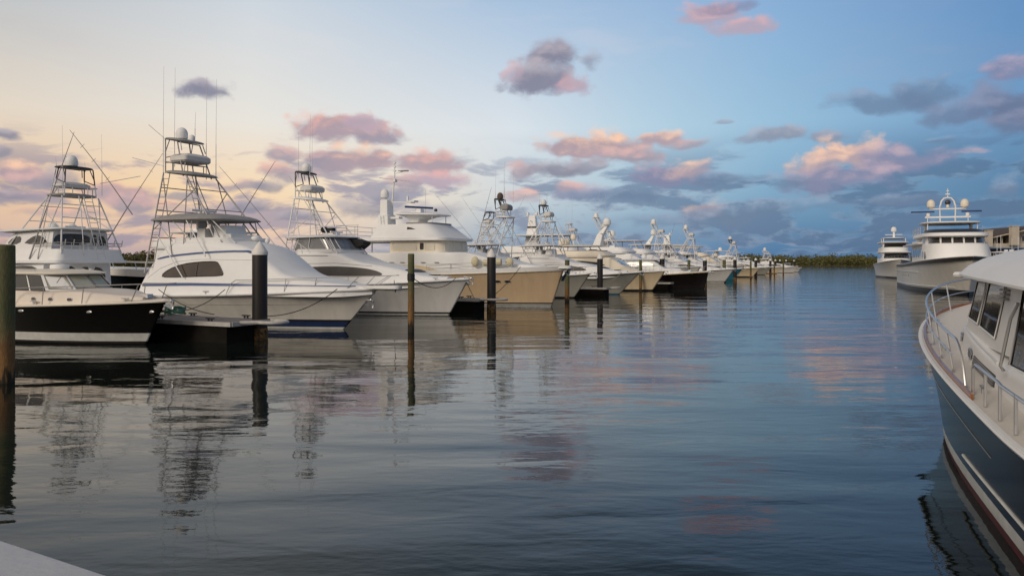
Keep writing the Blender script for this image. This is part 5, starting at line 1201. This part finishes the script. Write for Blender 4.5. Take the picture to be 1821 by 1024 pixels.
for a in (
    ('sleeve', 462, 604, .58, 3.32, 'thick black piling with white cone cap at the nearest dock end'),
    ('sleeve', 874, 554, .54, 3.35, 'black capped piling in front of the tan hull'),
    ('sleeve', 1067, 527, .52, 3.35, 'black capped piling in front of the grey hull'),
    ('sleeve', 1177.5, 513, .58, 3.45, 'black piling beside the maroon cruiser at its left end'),
    ('sleeve', 1253.5, 505, .58, 3.3, 'black piling at the bow of the maroon cruiser'),
    ('sleeve', 1307, 498.5, .58, 3.5, 'black capped piling in front of the teal hull'),
    ('sleeve', 1344, 492.5, .58, 3.5, 'black capped piling by the distant cream hull'),
    ('sleeve', 1370, 488, .58, 3.5, 'first of the tiny white capped pilings past the grey distant hull'),
    ('sleeve', 1379, 486, .58, 3.5, 'second tiny white capped piling past the grey distant hull'),
    ('sleeve', 1387, 484.5, .58, 3.5, 'third tiny white capped piling past the grey distant hull'),
    ('sleeve', 1398, 483.5, .58, 3.5, 'tiny white capped piling just left of the last small boat'),
    ('sleeve', 1412, 482, .58, 3.5, 'farthest white capped piling above the last small boat'),
    ('wood', 8, 680, .46, 3.42, 'green and rust stained wooden piling cut by the left picture edge'),
    ('band', 731, 590, .28, 3.36, 'orange brown wooden piling with a black band before the white bow'),
    ('wood', 1008.5, 536, .36, 3.18, 'mossy wooden piling at the tan yacht bow'),
    ('wood', 1139, 518, .30, 3.28, 'slim greenish wooden piling in front of the cream hull'),
    ('wood', 1225, 512.5, .32, 3.28, 'slim greenish wooden piling in front of the maroon hull'),
    ('wood', 524, 548, .34, 3.5, 'short mossy piling top between the two big tower boats'),
    ('wood', 1093.5, 514, .30, 3.25, 'mossy piling behind the grey hulled boat foredeck'),
    ('wood', 1288, 502, .50, 3.4, 'brown wooden piling behind the white hull and teal hull'),
    ('wood', 1335, 495.5, .34, 3.3, 'slim piling in front of the distant cream hull'),
    ('wood', 1377, 489.5, .34, 3.3, 'slim brown piling before the farthest pale hull'),
    ('wood', 1393, 487.5, .4, 3.0, 'dark stubby piling at the last boats'),
): place_pile(*a)

# ------------------------------------------------------------------ mooring lines
def mooring(label, p0, p1, sag=.25, r=.018, mat='rope'):
    p0, p1 = Vector(p0), Vector(p1); pts = []
    for i in range(21):
        t = i/20; p = p0.lerp(p1, t); p.z -= sag*4*t*(1-t); pts.append(p-p0)
    o = MB().tube(pts, r, 6).build('mooring_line', mat); o.location = p0
    tag(o, label, 'rope', 'mooring lines')
def bl(tip, th, x, y, z):
    a = R(-th); return (tip[0]+math.cos(a)*x-math.sin(a)*y, tip[1]+math.sin(a)*x+math.cos(a)*y, z)
Ct = (-5.88, 34.68)
mooring('dark line from the blue striped boat bow down to the thick black piling', bl(Ct, 24.5, -1.4, -1.1, 1.85), (-9.4, 30.2, .95), .28)
mooring('dark line from the blue striped boat amidships to the dock cleat', bl(Ct, 24.5, -6.6, -2.35, 1.8), (-14.0, 33.6, .95), .15)
mooring('dark line crossing the blue striped hull down to the dock', bl(Ct, 24.5, -10.6, -2.45, 1.75), (-12.1, 32.0, .9), .2)
mooring('dark line from the blue striped boat pulpit to the white hull behind', bl(Ct, 24.5, .9, 0, 1.8), bl((-2.41, 44.63), 24.5, -3.8, -1.9, 2.0), .3)
mooring('dark slack line from the white bow to the banded wooden piling', bl((-2.41, 44.63), 24.5, -.6, -.5, 2.15), (-4.3, 34.1, 2.35), .5)
mooring('dark line hanging from the white bow down to the second dock', bl((-2.41, 44.63), 24.5, -.2, -.2, 2.15), (-2.3, 48.0, .85), .05)
mooring('dark line from the tan yacht bow down to the second black piling', bl((3.54, 53.54), 24.5, -2.4, -1.9, 2.72), (-1.1, 48.6, 1.0), .12)
mooring('pale line from the grey hull bow to the third black piling', bl((12.04, 73.44), 24.5, -1.6, -1.0, 2.05), (8.1, 71.0, 1.0), .2, .025, 'rope_w')
mooring('dark slack line looping under the cream yacht bow', bl((16.11, 82.45), 24.5, -2.2, -1.3, 2.5), (13.55, 82.2, 2.6), .7, .03)

# ------------------------------------------------------------------ shore, trees, house
def wood(name, label, x0, y0, x1, y1, depth, n, hmin, hmax, rad, leaf, per, mat, base=0.):
    mb = MB(); rnd = random.Random(hash(name) % 1000 if False else len(name)*7+n)
    for i in range(n):
        t = rnd.random(); d = rnd.random()*depth
        L = math.hypot(x1-x0, y1-y0); nx_, ny_ = -(y1-y0)/L, (x1-x0)/L
        cx, cy = lerp(x0, x1, t)+nx_*d, lerp(y0, y1, t)+ny_*d
        hh = rnd.uniform(hmin, hmax)*(.75+.25*math.sin(t*23+1)*math.sin(t*57))*(.8+.35*d/depth); rr = rad*rnd.uniform(.7, 1.3)
        lobes = [(rnd.uniform(-.6, .6)*rr, rnd.uniform(-.5, .5)*rr, rnd.uniform(.3, .86)*hh, rnd.uniform(.4, .7)*rr) for _ in range(6)]
        mb.tube([(cx, cy, base), (cx+rr*.1, cy, hh*.55)], .12, 5, 0)
        for _ in range(per):
            l = rnd.choice(lobes); u = rnd.uniform(-1, 1); a = rnd.uniform(0, 2*PI); q = math.sqrt(1-u*u)*rnd.uniform(.75, 1.08)
            p = Vector((cx+l[0]+l[3]*q*math.cos(a), cy+l[1]+l[3]*q*math.sin(a), max(base+.2, l[2]+l[3]*u*.75)))
            s = leaf*rnd.uniform(.5, 1.3); e1 = Vector((rnd.uniform(-1, 1), rnd.uniform(-1, 1), rnd.uniform(-.6, .6))).normalized()*s; e2 = e1.cross(Vector((rnd.uniform(-1, 1), rnd.uniform(-1, 1), rnd.uniform(-1, 1)))).normalized()*s*.7
            mb.add([p-e1, p-e2*.6, p+e1, p+e2*.6], [(0, 1, 2, 3)])
    o = mb.build(name, mat, None, 0); tag(o, label, 'trees', kind='stuff')
wood('mangrove_wood', 'low dark green mangrove wood along the far shore under the blue sky', 130, 640, 560, 700, 60, 520, 8.0, 10.0, 8.5, 1.0, 110, 'leaf')
wood('shore_trees', 'dark green trees in the gap between the two leftmost tower boats', -135, 232, -85, 236, 14, 70, 5.5, 8.0, 3.0, .5, 560, 'leaf2')
wood('tree_belt', 'tree belt low on the shore behind the row of boats', -60, 330, 130, 560, 20, 120, 4, 6.5, 5, .8, 120, 'leaf')
sh = MB(); sh.prism([(-400, 226), (-85, 228), (-50, 320), (125, 560), (140, 634), (600, 690), (900, 700), (900, 1500), (-900, 1500), (-900, 226)], -.5, .35); tag(sh.build('far_shore', 'sandbank', None, 0), None, None, kind='structure')

def house():
    r = empty('marina_building', (79.2, 132, 0), 0); tag(r, 'two storey cream marina building with brown pitched roof and square chimneys', 'building')
    w = MB(); w.prism([(-1.5, 1.4), (20, 1.4), (20, 14), (-1.5, 14)], .3, 5.4); w.build('ground_floor', 'shade_timber', r, 0)
    MB().box((9.2, .1, 5.85), (22.5, 2.6, .7)).build('balcony', 'stucco', r, 0)
    u = MB(); u.prism([(.6, 1.4), (4.4, 1.4), (4.4, 14), (.6, 14)], 6.2, 7.0); u.build('upper_floor', 'shade_timber', r, 0)
    g = MB(); v = [(4.4, .5, 6.2), (16, .5, 6.2), (16, .5, 7.3), (8.0, .5, 8.75), (4.4, .5, 7.95)]; g.add(v+[(x, 14, z) for x, y, z in v], [(0, 1, 2, 3, 4), (9, 8, 7, 6, 5), (0, 5, 6, 1), (1, 6, 7, 2), (2, 7, 8, 3), (3, 8, 9, 4), (4, 9, 5, 0)]); go = g.build('wall', 'stucco', r, 0)
    ro = MB(); v = [(-.5, -1.6, 6.95), (8.0, -1.6, 8.85), (18, -1.6, 6.9), (18, -1.6, 7.2), (8.0, -1.6, 9.18), (-.5, -1.6, 7.22)]
    ro.add(v+[(x, 15, z) for x, y, z in v], [(0, 1, 4, 5), (1, 2, 3, 4), (11, 10, 7, 6), (10, 9, 8, 7), (0, 6, 7, 1), (1, 7, 8, 2), (5, 4, 10, 11), (4, 3, 9, 10), (0, 5, 11, 6), (2, 8, 9, 3)]); rof = ro.build('roof', 'roofing', r, 0)
    fb = MB(); fb.add([(-.55, -1.66, 6.85), (8.0, -1.66, 8.76), (8.0, -1.66, 8.95), (-.55, -1.66, 7.05), (-.55, -1.60, 6.85), (8.0, -1.60, 8.76), (8.0, -1.60, 8.95), (-.55, -1.60, 7.05)], [(0, 1, 2, 3), (7, 6, 5, 4), (0, 4, 5, 1), (1, 5, 6, 2), (2, 6, 7, 3), (3, 7, 4, 0)]); fb.build('fascia_board', 'stucco', rof, 0)
    for x, z, zt, wd in ((3.65, 5.9, 8.95, 1.15), (-.55, 5.6, 8.25, .85)):
        c = MB(); c.box((x, -2.1, (z+zt)/2), (wd, .9, zt-z)); c.box((x, -2.1, zt+.06), (wd+.16, 1.05, .12)); c.build('chimney', 'stucco', r, 0)
    for x0, x1, z0, z1 in ((5.1, 6.1, 6.75, 7.2), (6.6, 7.8, 6.6, 7.5), (9, 11, 6.6, 7.5)):
        f = MB(); f.box(((x0+x1)/2, .47, (z0+z1)/2), (x1-x0+.2, .08, z1-z0+.2)); fo = f.build('window', 'white', go, 0); MB().box(((x0+x1)/2, .41, (z0+z1)/2), (x1-x0, .06, z1-z0)).build('pane', 'glass', fo, 0)
    p = MB()
    for x in (.2, 1.4, 2.6, 4.2): p.box((x, -.6, 6.75), (.14, .14, 1.2))
    for x in (.2, 4.2, 8.4): p.box((x, -.9, 2.8), (.3, .3, 5.2))
    p.build_each('post', 'stucco', r, 0)
house()
bk = MB(); bk.prism([(84, 124), (140, 104), (230, 110), (260, 300), (200, 300)], -.5, .5); tag(bk.build('right_bank', 'concrete', None, 0), None, None, kind='structure')

def right_boat(label, tip, th, L, zt):
    r = boat_root('hardtop_boat', label, 'boat', tip, th, L)
    h = Hull(L, 2.2, 1.9, 1.4, 1.4).build(r, 'hull_white', ((.1, 'boot_black'),), n=24)
    m = cabin([(-2, .6, .5, 1.5, 2.1, .1), (-3.5, 1.5, 1.2, 1.4, 2.5, .2), (-5, 1.8, 1.5, 1.3, 2.9, .2), (-8, 1.9, 1.6, 1.2, 3.0, .2)], 4); m.build('deckhouse', 'white', r, 50)
    ht = slab(rrect(-8.2, -3.8, -1.7, 1.7, .5, 5), zt, .1, .08).build('hardtop', ['white', 'under'], r)
    t = MB()
    for sd in (1, -1):
        for xa, xb in ((-3.6, -4.4), (-5.6, -5.6), (-7.8, -7.9)): t.tube([(xa, sd*1.5, 2.5), (xb, sd*1.5, zt+.04)], .05, 6)
    t.build_each('hardtop_support', 'alu', ht)
    c = MB(); c.box((-6, 0, 3.3), (.7, 1.2, .9), taper=.8); c.box((-7, 0, 3.2), (.5, 1.4, .8)); c.build('console', 'canvas', r)
    MB().tube([(-7, -.9, zt+.1), (-7, -.9, zt+2.2)], .03, 5).tube([(-7, .9, zt+.1), (-7, .9, zt+2.0)], .03, 5).box((-6, 0, zt+.25), (.4, .4, .3)).build('antenna', 'alu', ht)
    bow_rail(r, h, -4, .6); settle(r)
right_boat('white hardtop boat in front of the marina building at right', (57.4, 88.5), 112, 10, 4.15)
right_boat('white hardtop boat farther right before the cream building wall', (66.5, 104), 112, 11, 4.4)

# ------------------------------------------------------------------ water
def water():
    mb = MB(); S = 4000; mb.add([(-S, -200, 0), (S, -200, 0), (S, S, 0), (-S, S, 0)], [(0, 1, 2, 3)])
    m, nt, b = new_mat('harbour_water'); N = nt.nodes; Lk = nt.links
    b.inputs['Base Color'].default_value = (.008, .012, .010, 1); b.inputs['Roughness'].default_value = .025; b.inputs['IOR'].default_value = 1.33
    g = N.new('ShaderNodeNewGeometry')
    def layer(scale, sx, sy, rot, detail, amp, dist=0.):
        mp = N.new('ShaderNodeMapping'); mp.inputs['Scale'].default_value = (sx, sy, 1); mp.inputs['Rotation'].default_value = (0, 0, R(rot)); Lk.new(g.outputs['Position'], mp.inputs[0])
        n = N.new('ShaderNodeTexNoise'); n.inputs['Scale'].default_value = scale; n.inputs['Detail'].default_value = detail; n.inputs['Roughness'].default_value = .45; n.inputs['Distortion'].default_value = dist
        Lk.new(mp.outputs[0], n.inputs[0]); mu = N.new('ShaderNodeMath'); mu.operation = 'MULTIPLY'; mu.inputs[1].default_value = amp; Lk.new(n.outputs[0], mu.inputs[0]); return mu
    l1 = layer(.30, .45, 1.25, 8, 2, .066, .4); l2 = layer(1.3, .55, 1.4, -6, 2, .0095, .5); l3 = layer(6., .65, 1.25, 24, 3, .0021)
    # calmer and livelier patches
    pn = N.new('ShaderNodeTexNoise'); pn.inputs['Scale'].default_value = .09; pn.inputs['Detail'].default_value = 2; Lk.new(g.outputs['Position'], pn.inputs[0])
    pr = N.new('ShaderNodeMapRange'); pr.inputs[1].default_value = .35; pr.inputs[2].default_value = .65; pr.inputs[3].default_value = .45; pr.inputs[4].default_value = 1.3; Lk.new(pn.outputs[0], pr.inputs[0])
    def op(o, a, c):
        x = N.new('ShaderNodeMath'); x.operation = o; Lk.new(a.outputs[0], x.inputs[0]); Lk.new(c.outputs[0], x.inputs[1]); return x
    s = op('ADD', op('ADD', l1, op('MULTIPLY', l2, pr)), op('MULTIPLY', l3, pr))
    bp = N.new('ShaderNodeBump'); bp.inputs['Strength'].default_value = 1; bp.inputs['Distance'].default_value = 1.; Lk.new(s.outputs[0], bp.inputs['Height']); Lk.new(bp.outputs[0], b.inputs['Normal'])
    tag(mb.build('water', m, None, 0), None, None, kind='structure')
water()

# ------------------------------------------------------------------ sky
def sky():
    w = bpy.data.worlds.new('World'); scene.world = w; w.use_nodes = True; w.cycles.sampling_method = 'NONE'; nt = w.node_tree; N = nt.nodes; Lk = nt.links; N.clear()
    def mth(op, a, b=None, c=None, clamp=False):
        n = N.new('ShaderNodeMath'); n.operation = op; n.use_clamp = clamp
        for i, v in enumerate((a, b, c)):
            if v is None: continue
            if isinstance(v, (int, float)): n.inputs[i].default_value = v
            else: Lk.new(v, n.inputs[i])
        return n.outputs[0]
    def vec(op, a, b=None, c=None):
        n = N.new('ShaderNodeVectorMath'); n.operation = op
        for i, v in enumerate((a, b, c)):
            if v is None: continue
            if isinstance(v, tuple): n.inputs[i].default_value = v
            else: Lk.new(v, n.inputs[i])
        return n
    def rng(v, a, b, c=0., d=1., smooth=True):
        n = N.new('ShaderNodeMapRange'); n.interpolation_type = 'SMOOTHSTEP' if smooth else 'LINEAR'
        Lk.new(v, n.inputs[0])
        for i, x in zip((1, 2, 3, 4), (a, b, c, d)): n.inputs[i].default_value = x
        return n.outputs[0]
    def mix(f, a, b):
        n = N.new('ShaderNodeMix'); n.data_type = 'RGBA'
        if isinstance(f, (int, float)): n.inputs[0].default_value = f
        else: Lk.new(f, n.inputs[0])
        for i, v in ((6, a), (7, b)):
            if isinstance(v, tuple): n.inputs[i].default_value = (*v, 1)
            else: Lk.new(v, n.inputs[i])
        return n.outputs[2]
    def ramp(v, stops):
        n = N.new('ShaderNodeValToRGB'); Lk.new(v, n.inputs[0]); e = n.color_ramp.elements
        stops = sorted(stops)
        e[0].position = stops[0][0]; e[0].color = (*s2l(stops[0][1]), 1); e[1].position = stops[-1][0]; e[1].color = (*s2l(stops[-1][1]), 1)
        for p, c in stops[1:-1]: q = e.new(p); q.color = (*s2l(c), 1)
        return n.outputs[0]
    tc = N.new('ShaderNodeTexCoord'); nrm = vec('NORMALIZE', tc.outputs['Generated']).outputs[0]
    sp = N.new('ShaderNodeSeparateXYZ'); Lk.new(nrm, sp.inputs[0]); X, Y, Z = sp.outputs
    az = mth('ARCTAN2', X, Y)                                   # 0 = down the fairway view, + to the right
    hyp = mth('MAXIMUM', mth('SQRT', mth('ADD', mth('MULTIPLY', X, X), mth('MULTIPLY', Y, Y))), .05)
    te = mth('MINIMUM', mth('MAXIMUM', mth('DIVIDE', Z, hyp), 0.), 3.)
    A = lambda px: (math.atan((px-910.5)/1400)/(2*PI)+.5)
    azn = mth('MULTIPLY_ADD', az, 1/(2*PI), .5)
    def T(px, py): return (467-py)/1400*math.cos(math.atan((px-910.5)/1400))
    back = [(.0, (226, 214, 204)), (.12, (232, 218, 204)), (.25, (222, 206, 190)), (.75, (128, 148, 176)), (.88, (188, 188, 194)), (1., (226, 214, 204))]  # unseen sky behind the camera, brightened to fill-light the boats
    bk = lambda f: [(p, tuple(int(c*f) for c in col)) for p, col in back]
    rows = [
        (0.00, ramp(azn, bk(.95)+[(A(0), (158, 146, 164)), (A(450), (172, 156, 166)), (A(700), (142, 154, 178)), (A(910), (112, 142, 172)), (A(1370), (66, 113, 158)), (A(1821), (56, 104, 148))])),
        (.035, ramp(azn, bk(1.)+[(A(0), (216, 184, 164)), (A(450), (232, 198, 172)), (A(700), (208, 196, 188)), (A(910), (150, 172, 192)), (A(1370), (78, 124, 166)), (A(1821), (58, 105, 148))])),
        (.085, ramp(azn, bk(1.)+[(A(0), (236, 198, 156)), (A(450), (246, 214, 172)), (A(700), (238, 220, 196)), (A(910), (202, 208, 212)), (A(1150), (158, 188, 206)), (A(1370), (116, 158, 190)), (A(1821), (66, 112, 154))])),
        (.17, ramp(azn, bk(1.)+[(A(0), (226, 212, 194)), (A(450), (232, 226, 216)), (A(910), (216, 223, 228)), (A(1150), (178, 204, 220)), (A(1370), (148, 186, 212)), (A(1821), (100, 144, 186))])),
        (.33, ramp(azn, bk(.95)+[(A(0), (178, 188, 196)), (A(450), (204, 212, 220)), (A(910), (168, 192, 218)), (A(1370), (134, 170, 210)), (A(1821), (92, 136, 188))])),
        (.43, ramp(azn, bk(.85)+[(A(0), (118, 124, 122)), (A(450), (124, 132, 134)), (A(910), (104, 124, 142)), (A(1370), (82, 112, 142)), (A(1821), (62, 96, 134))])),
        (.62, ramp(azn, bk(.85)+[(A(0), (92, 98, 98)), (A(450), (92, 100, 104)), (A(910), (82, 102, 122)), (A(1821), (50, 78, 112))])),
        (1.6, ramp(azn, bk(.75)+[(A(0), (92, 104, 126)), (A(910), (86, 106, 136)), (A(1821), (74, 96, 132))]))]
    col = rows[0][1]
    for (t0, _), (t1, c1) in zip(rows, rows[1:]): col = mix(rng(te, t0, t1, smooth=False), col, c1)
    # cloud fields live on the sky sphere
    cb = N.new('ShaderNodeCombineXYZ'); Lk.new(az, cb.inputs[0]); Lk.new(te, cb.inputs[1]); P0 = cb.outputs[0]
    def noise(p, scale, detail=8., rough=.6, out=0, sc=(1, 1, 1)):
        m_ = vec('MULTIPLY', p, sc).outputs[0]; n = N.new('ShaderNodeTexNoise'); n.inputs['Scale'].default_value = scale; n.inputs['Detail'].default_value = detail; n.inputs['Roughness'].default_value = rough; Lk.new(m_, n.inputs[0]); return n.outputs[out]
    warp = vec('SCALE', vec('SUBTRACT', noise(P0, 9, 3, .55, 1, (1, 1.5, 1)), (.5, .5, .5)).outputs[0]); warp.inputs['Scale'].default_value = .035
    Pw = vec('ADD', P0, warp.outputs[0]).outputs[0]
    def puffs(p):
        q = vec('MULTIPLY', p, (1, 1.6, 1)).outputs[0]; tot = mth('MULTIPLY', noise(p, 19, 10, .62, 0, (1, 1.6, 1)), .86)
        for sc_, wt in ((40, .20),):
            v = N.new('ShaderNodeTexVoronoi'); v.voronoi_dimensions = '2D'; v.feature = 'F1'; v.inputs['Scale'].default_value = sc_; Lk.new(q, v.inputs['Vector'])
            tot = mth('MULTIPLY_ADD', v.outputs['Distance'], -wt, tot)
        return mth('ADD', tot, .17)
    fb = puffs(Pw); emb = mth('SUBTRACT', fb, puffs(vec('ADD', Pw, (.004, -.006, 0)).outputs[0]))
    # thin high veil and low banks
    veil = noise(Pw, 3.2, 6, .6, 0, (.8, 3.2, 1)); col = mix(mth('MULTIPLY', mth('MULTIPLY', rng(veil, .48, .72), rng(te, .14, .24)), mth('MULTIPLY', rng(te, .5, .3), .38)), col, ramp(azn, [(0, s_ := (150, 150, 160)), (A(0), (190, 184, 186)), (A(450), (236, 226, 222)), (A(1000), (214, 212, 220)), (A(1821), (120, 146, 180)), (1, s_)]))
    bank = noise(Pw, 7.5, 9, .58, 0, (1, 4.0, 1)); bd = mth('MULTIPLY', rng(mth('ADD', bank, rng(az, -.05, .22, -.035, .022)), .45, .55), rng(te, .165, .09))
    bcol = ramp(azn, [(0, (140, 140, 152)), (A(-400), (160, 140, 146)), (A(0), (146, 138, 156)), (A(450), (164, 150, 164)), (A(800), (140, 142, 164)), (A(1050), (106, 126, 156)), (A(1450), (76, 106, 144)), (A(1821), (68, 98, 136)), (1, (140, 140, 152))])
    blit = mix(rng(mth('ADD', mth('MULTIPLY', emb, 2.2), rng(bank, .62, .45)), .45, 1.25), bcol, ramp(azn, [(0, (170, 160, 160)), (A(0), (238, 176, 150)), (A(500), (240, 190, 162)), (A(800), (200, 180, 180)), (A(1100), (150, 160, 182)), (A(1821), (104, 136, 168)), (1, (170, 160, 160))]))
    col = mix(mth('MULTIPLY', bd, .88), col, blit)
    # separate cumulus: (x, y, half width, half height, shade, lit, opacity)
    GR = ((132, 130, 148), (180, 170, 178)); PK = ((172, 152, 160), (242, 182, 164)); MV = ((156, 145, 158), (218, 176, 170)); OR = ((172, 150, 158), (252, 204, 170)); BG = ((96, 116, 148), (142, 158, 184)); MB_ = ((122, 124, 156), (188, 164, 178)); RP = ((180, 160, 174), (228, 176, 172)); BM = ((94, 104, 136), (132, 138, 166))
    clouds = [
        (600, 226, 82, 27, PK, 1), (668, 240, 52, 20, MV, .95), (640, 216, 40, 18, RP, .8),
        (515, 280, 38, 20, MV, .9), (585, 288, 62, 21, MV, 1), (652, 283, 62, 27, OR, 1), (752, 291, 64, 25, PK, 1), (765, 324, 66, 17, RP, .95), (716, 335, 32, 16, MV, .8), (495, 310, 34, 16, PK, .85), (520, 318, 48, 12, MV, .7),
        (360, 164, 58, 12, GR, .95), (348, 158, 26, 12, GR, .8),
        (985, 105, 42, 28, GR, 1), (965, 142, 66, 27, GR, 1), (1015, 150, 32, 18, RP, .8), (912, 132, 20, 14, RP, .55), (1045, 112, 22, 18, GR, .6),
        (1265, 24, 52, 22, RP, .9), (1320, 42, 58, 14, RP, .85), (1290, 8, 50, 14, MB_, .6),
        (1010, 259, 56, 22, OR, 1), (1070, 262, 68, 27, OR, 1), (1110, 278, 62, 17, MV, .95), (930, 305, 26, 14, MV, .85), (985, 300, 48, 16, GR, .95), (1045, 298, 44, 12, GR, .8),
        (1180, 243, 36, 13, OR, .95), (1230, 252, 36, 11, MV, .8), (1372, 246, 66, 13, GR, .75), (1480, 247, 46, 14, GR, .7), (1282, 220, 16, 4, GR, .5),
        (1450, 300, 56, 26, OR, .9), (1520, 285, 78, 32, OR, 1), (1600, 282, 74, 30, MB_, .85), (1480, 322, 106, 24, MB_, .95), (1400, 326, 46, 16, BG, .7),
        (1190, 312, 76, 22, MB_, .95), (1232, 302, 40, 18, OR, .75), (1290, 320, 60, 12, BG, .7), (1250, 372, 42, 15, OR, .6), (1270, 382, 60, 15, BG, .7),
        (1560, 182, 96, 22, BG, .75), (1640, 160, 80, 28, BG, .7), (1795, 185, 66, 38, BM, .9), (1800, 128, 44, 24, MB_, .8), (1720, 195, 90, 18, BM, .7), (1820, 215, 90, 24, BM, .8),
        (1040, 345, 56, 17, MB_, .8), (1010, 333, 26, 10, PK, .6), (930, 352, 40, 16, PK, .7), (1100, 350, 76, 15, BG, .75),
        (20, 302, 62, 16, OR, .95), (60, 322, 86, 17, MV, .95), (110, 320, 40, 22, GR, .6), (14, 234, 34, 11, GR, .9), (4, 262, 20, 10, GR, .7), (214, 342, 62, 17, PK, .95), (246, 362, 48, 18, MV, .9), (60, 350, 80, 14, MV, .85), (20, 345, 50, 9, GR, .6), (150, 378, 90, 9, PK, .6),
        (436, 331, 44, 12, MV, .85), (480, 334, 34, 12, GR, .7), (440, 366, 48, 9, GR, .8), (330, 346, 50, 9, GR, .7), (535, 383, 42, 7, GR, .7), (648, 372, 52, 18, GR, .7), (690, 352, 30, 12, GR, .6), (300, 366, 40, 12, PK, .6), (770, 382, 60, 16, GR, .55),
        (1792, 336, 42, 18, BG, .85), (1612, 362, 60, 12, BG, .55), (1736, 262, 26, 8, RP, .55), (1672, 240, 34, 7, BG, .6), (1575, 360, 30, 10, BG, .5), (1180, 395, 100, 14, BG, .5), (1400, 372, 120, 14, BG, .4),
        (-160, 320, 120, 26, PK, .8), (-260, 220, 90, 24, MV, .8), (-420, 300, 160, 30, PK, .8), (2000, 250, 120, 50, BM, .8), (2150, 330, 140, 30, BG, .7), (300, -160, 160, 40, GR, .5), (1150, -260, 90, 40, PK, .7), (1000, -420, 150, 50, MV, .6)]
    bwn = N.new('ShaderNodeRGBToBW'); Lk.new(col, bwn.inputs[0])          # keeps the evaluation order of the long chain
    spw = N.new('ShaderNodeSeparateXYZ'); Lk.new(Pw, spw.inputs[0])
    tiny = mth('MULTIPLY', mth('ADD', mth('ADD', emb, fb), bwn.outputs[0]), 1e-6)
    AZ = mth('ADD', spw.outputs[0], tiny); TE = mth('ADD', spw.outputs[1], tiny)
    for (px, py, hw, hh, (dk, lt), opa) in clouds:
        a0 = math.atan((px-910.5)/1400); t0 = T(px, py); ca = math.cos(a0)
        sx = hw/1400*ca*ca*1.12; sy = hh/1400*ca*1.25
        qx = mth('MULTIPLY_ADD', AZ, 1/sx, -a0/sx); qy = mth('MULTIPLY_ADD', TE, 1/sy, -t0/sy)
        y2 = mth('MAXIMUM', qy, mth('MULTIPLY', qy, -1.25))
        d = mth('SQRT', mth('ADD', mth('MULTIPLY', qx, qx), mth('MULTIPLY', y2, y2)))
        e = mth('MULTIPLY_ADD', mth('SUBTRACT', fb, .5), -2.3, d)
        den = rng(e, 1.12, .42, 0., opa)
        lit = rng(mth('MULTIPLY_ADD', emb, 2.4, mth('MULTIPLY_ADD', qx, -.18, qy)), -.20, 1.10)
        col = mix(den, col, mix(lit, s2l(dk), s2l(lt)))
    nis = N.new('ShaderNodeTexSky'); nis.sky_type = 'NISHITA'; nis.sun_disc = False; nis.sun_elevation = SUN_EL; nis.sun_rotation = SUN_ROT; nis.altitude = 0; nis.air_density = 1; nis.dust_density = 1.5
    bg = N.new('ShaderNodeBackground'); Lk.new(col, bg.inputs[0]); bg.inputs[1].default_value = 1.08
    b2 = N.new('ShaderNodeBackground'); Lk.new(nis.outputs[0], b2.inputs[0]); b2.inputs[1].default_value = .10
    ad = N.new('ShaderNodeMixShader'); ad.inputs[0].default_value = .10; Lk.new(bg.outputs[0], ad.inputs[1]); Lk.new(b2.outputs[0], ad.inputs[2])
    out = N.new('ShaderNodeOutputWorld'); Lk.new(ad.outputs[0], out.inputs[0])
# soft evening light from behind the camera's left shoulder
sd = Vector((-.55, -.70, .42)).normalized()
SUN_EL = math.asin(sd.z); SUN_ROT = math.atan2(sd.x, sd.y)
sky()
ld = bpy.data.lights.new('Sun', 'SUN'); ld.energy = 1.5; ld.angle = R(18); ld.color = (1., .88, .74)
lo = bpy.data.objects.new('Sun', ld); COL.objects.link(lo); lo.rotation_euler = sd.to_track_quat('Z', 'Y').to_euler()

# ------------------------------------------------------------------ camera
cd = bpy.data.cameras.new('Camera'); cam = bpy.data.objects.new('Camera', cd); COL.objects.link(cam)
cam.location = (0, 0, 3.0); cam.rotation_euler = (R(90), 0, 0); cd.sensor_width = 36; cd.lens = 36*1400/1821; cd.shift_y = -45/1821; cd.clip_start = .1; cd.clip_end = 9000
scene.camera = cam
scene.view_settings.view_transform = 'Standard'; scene.view_settings.look = 'None'; scene.view_settings.exposure = 0; scene.view_settings.gamma = 1
scene.cycles.use_denoising = True
scene.cycles.max_bounces = 8; scene.cycles.caustics_reflective = False; scene.cycles.caustics_refractive = False
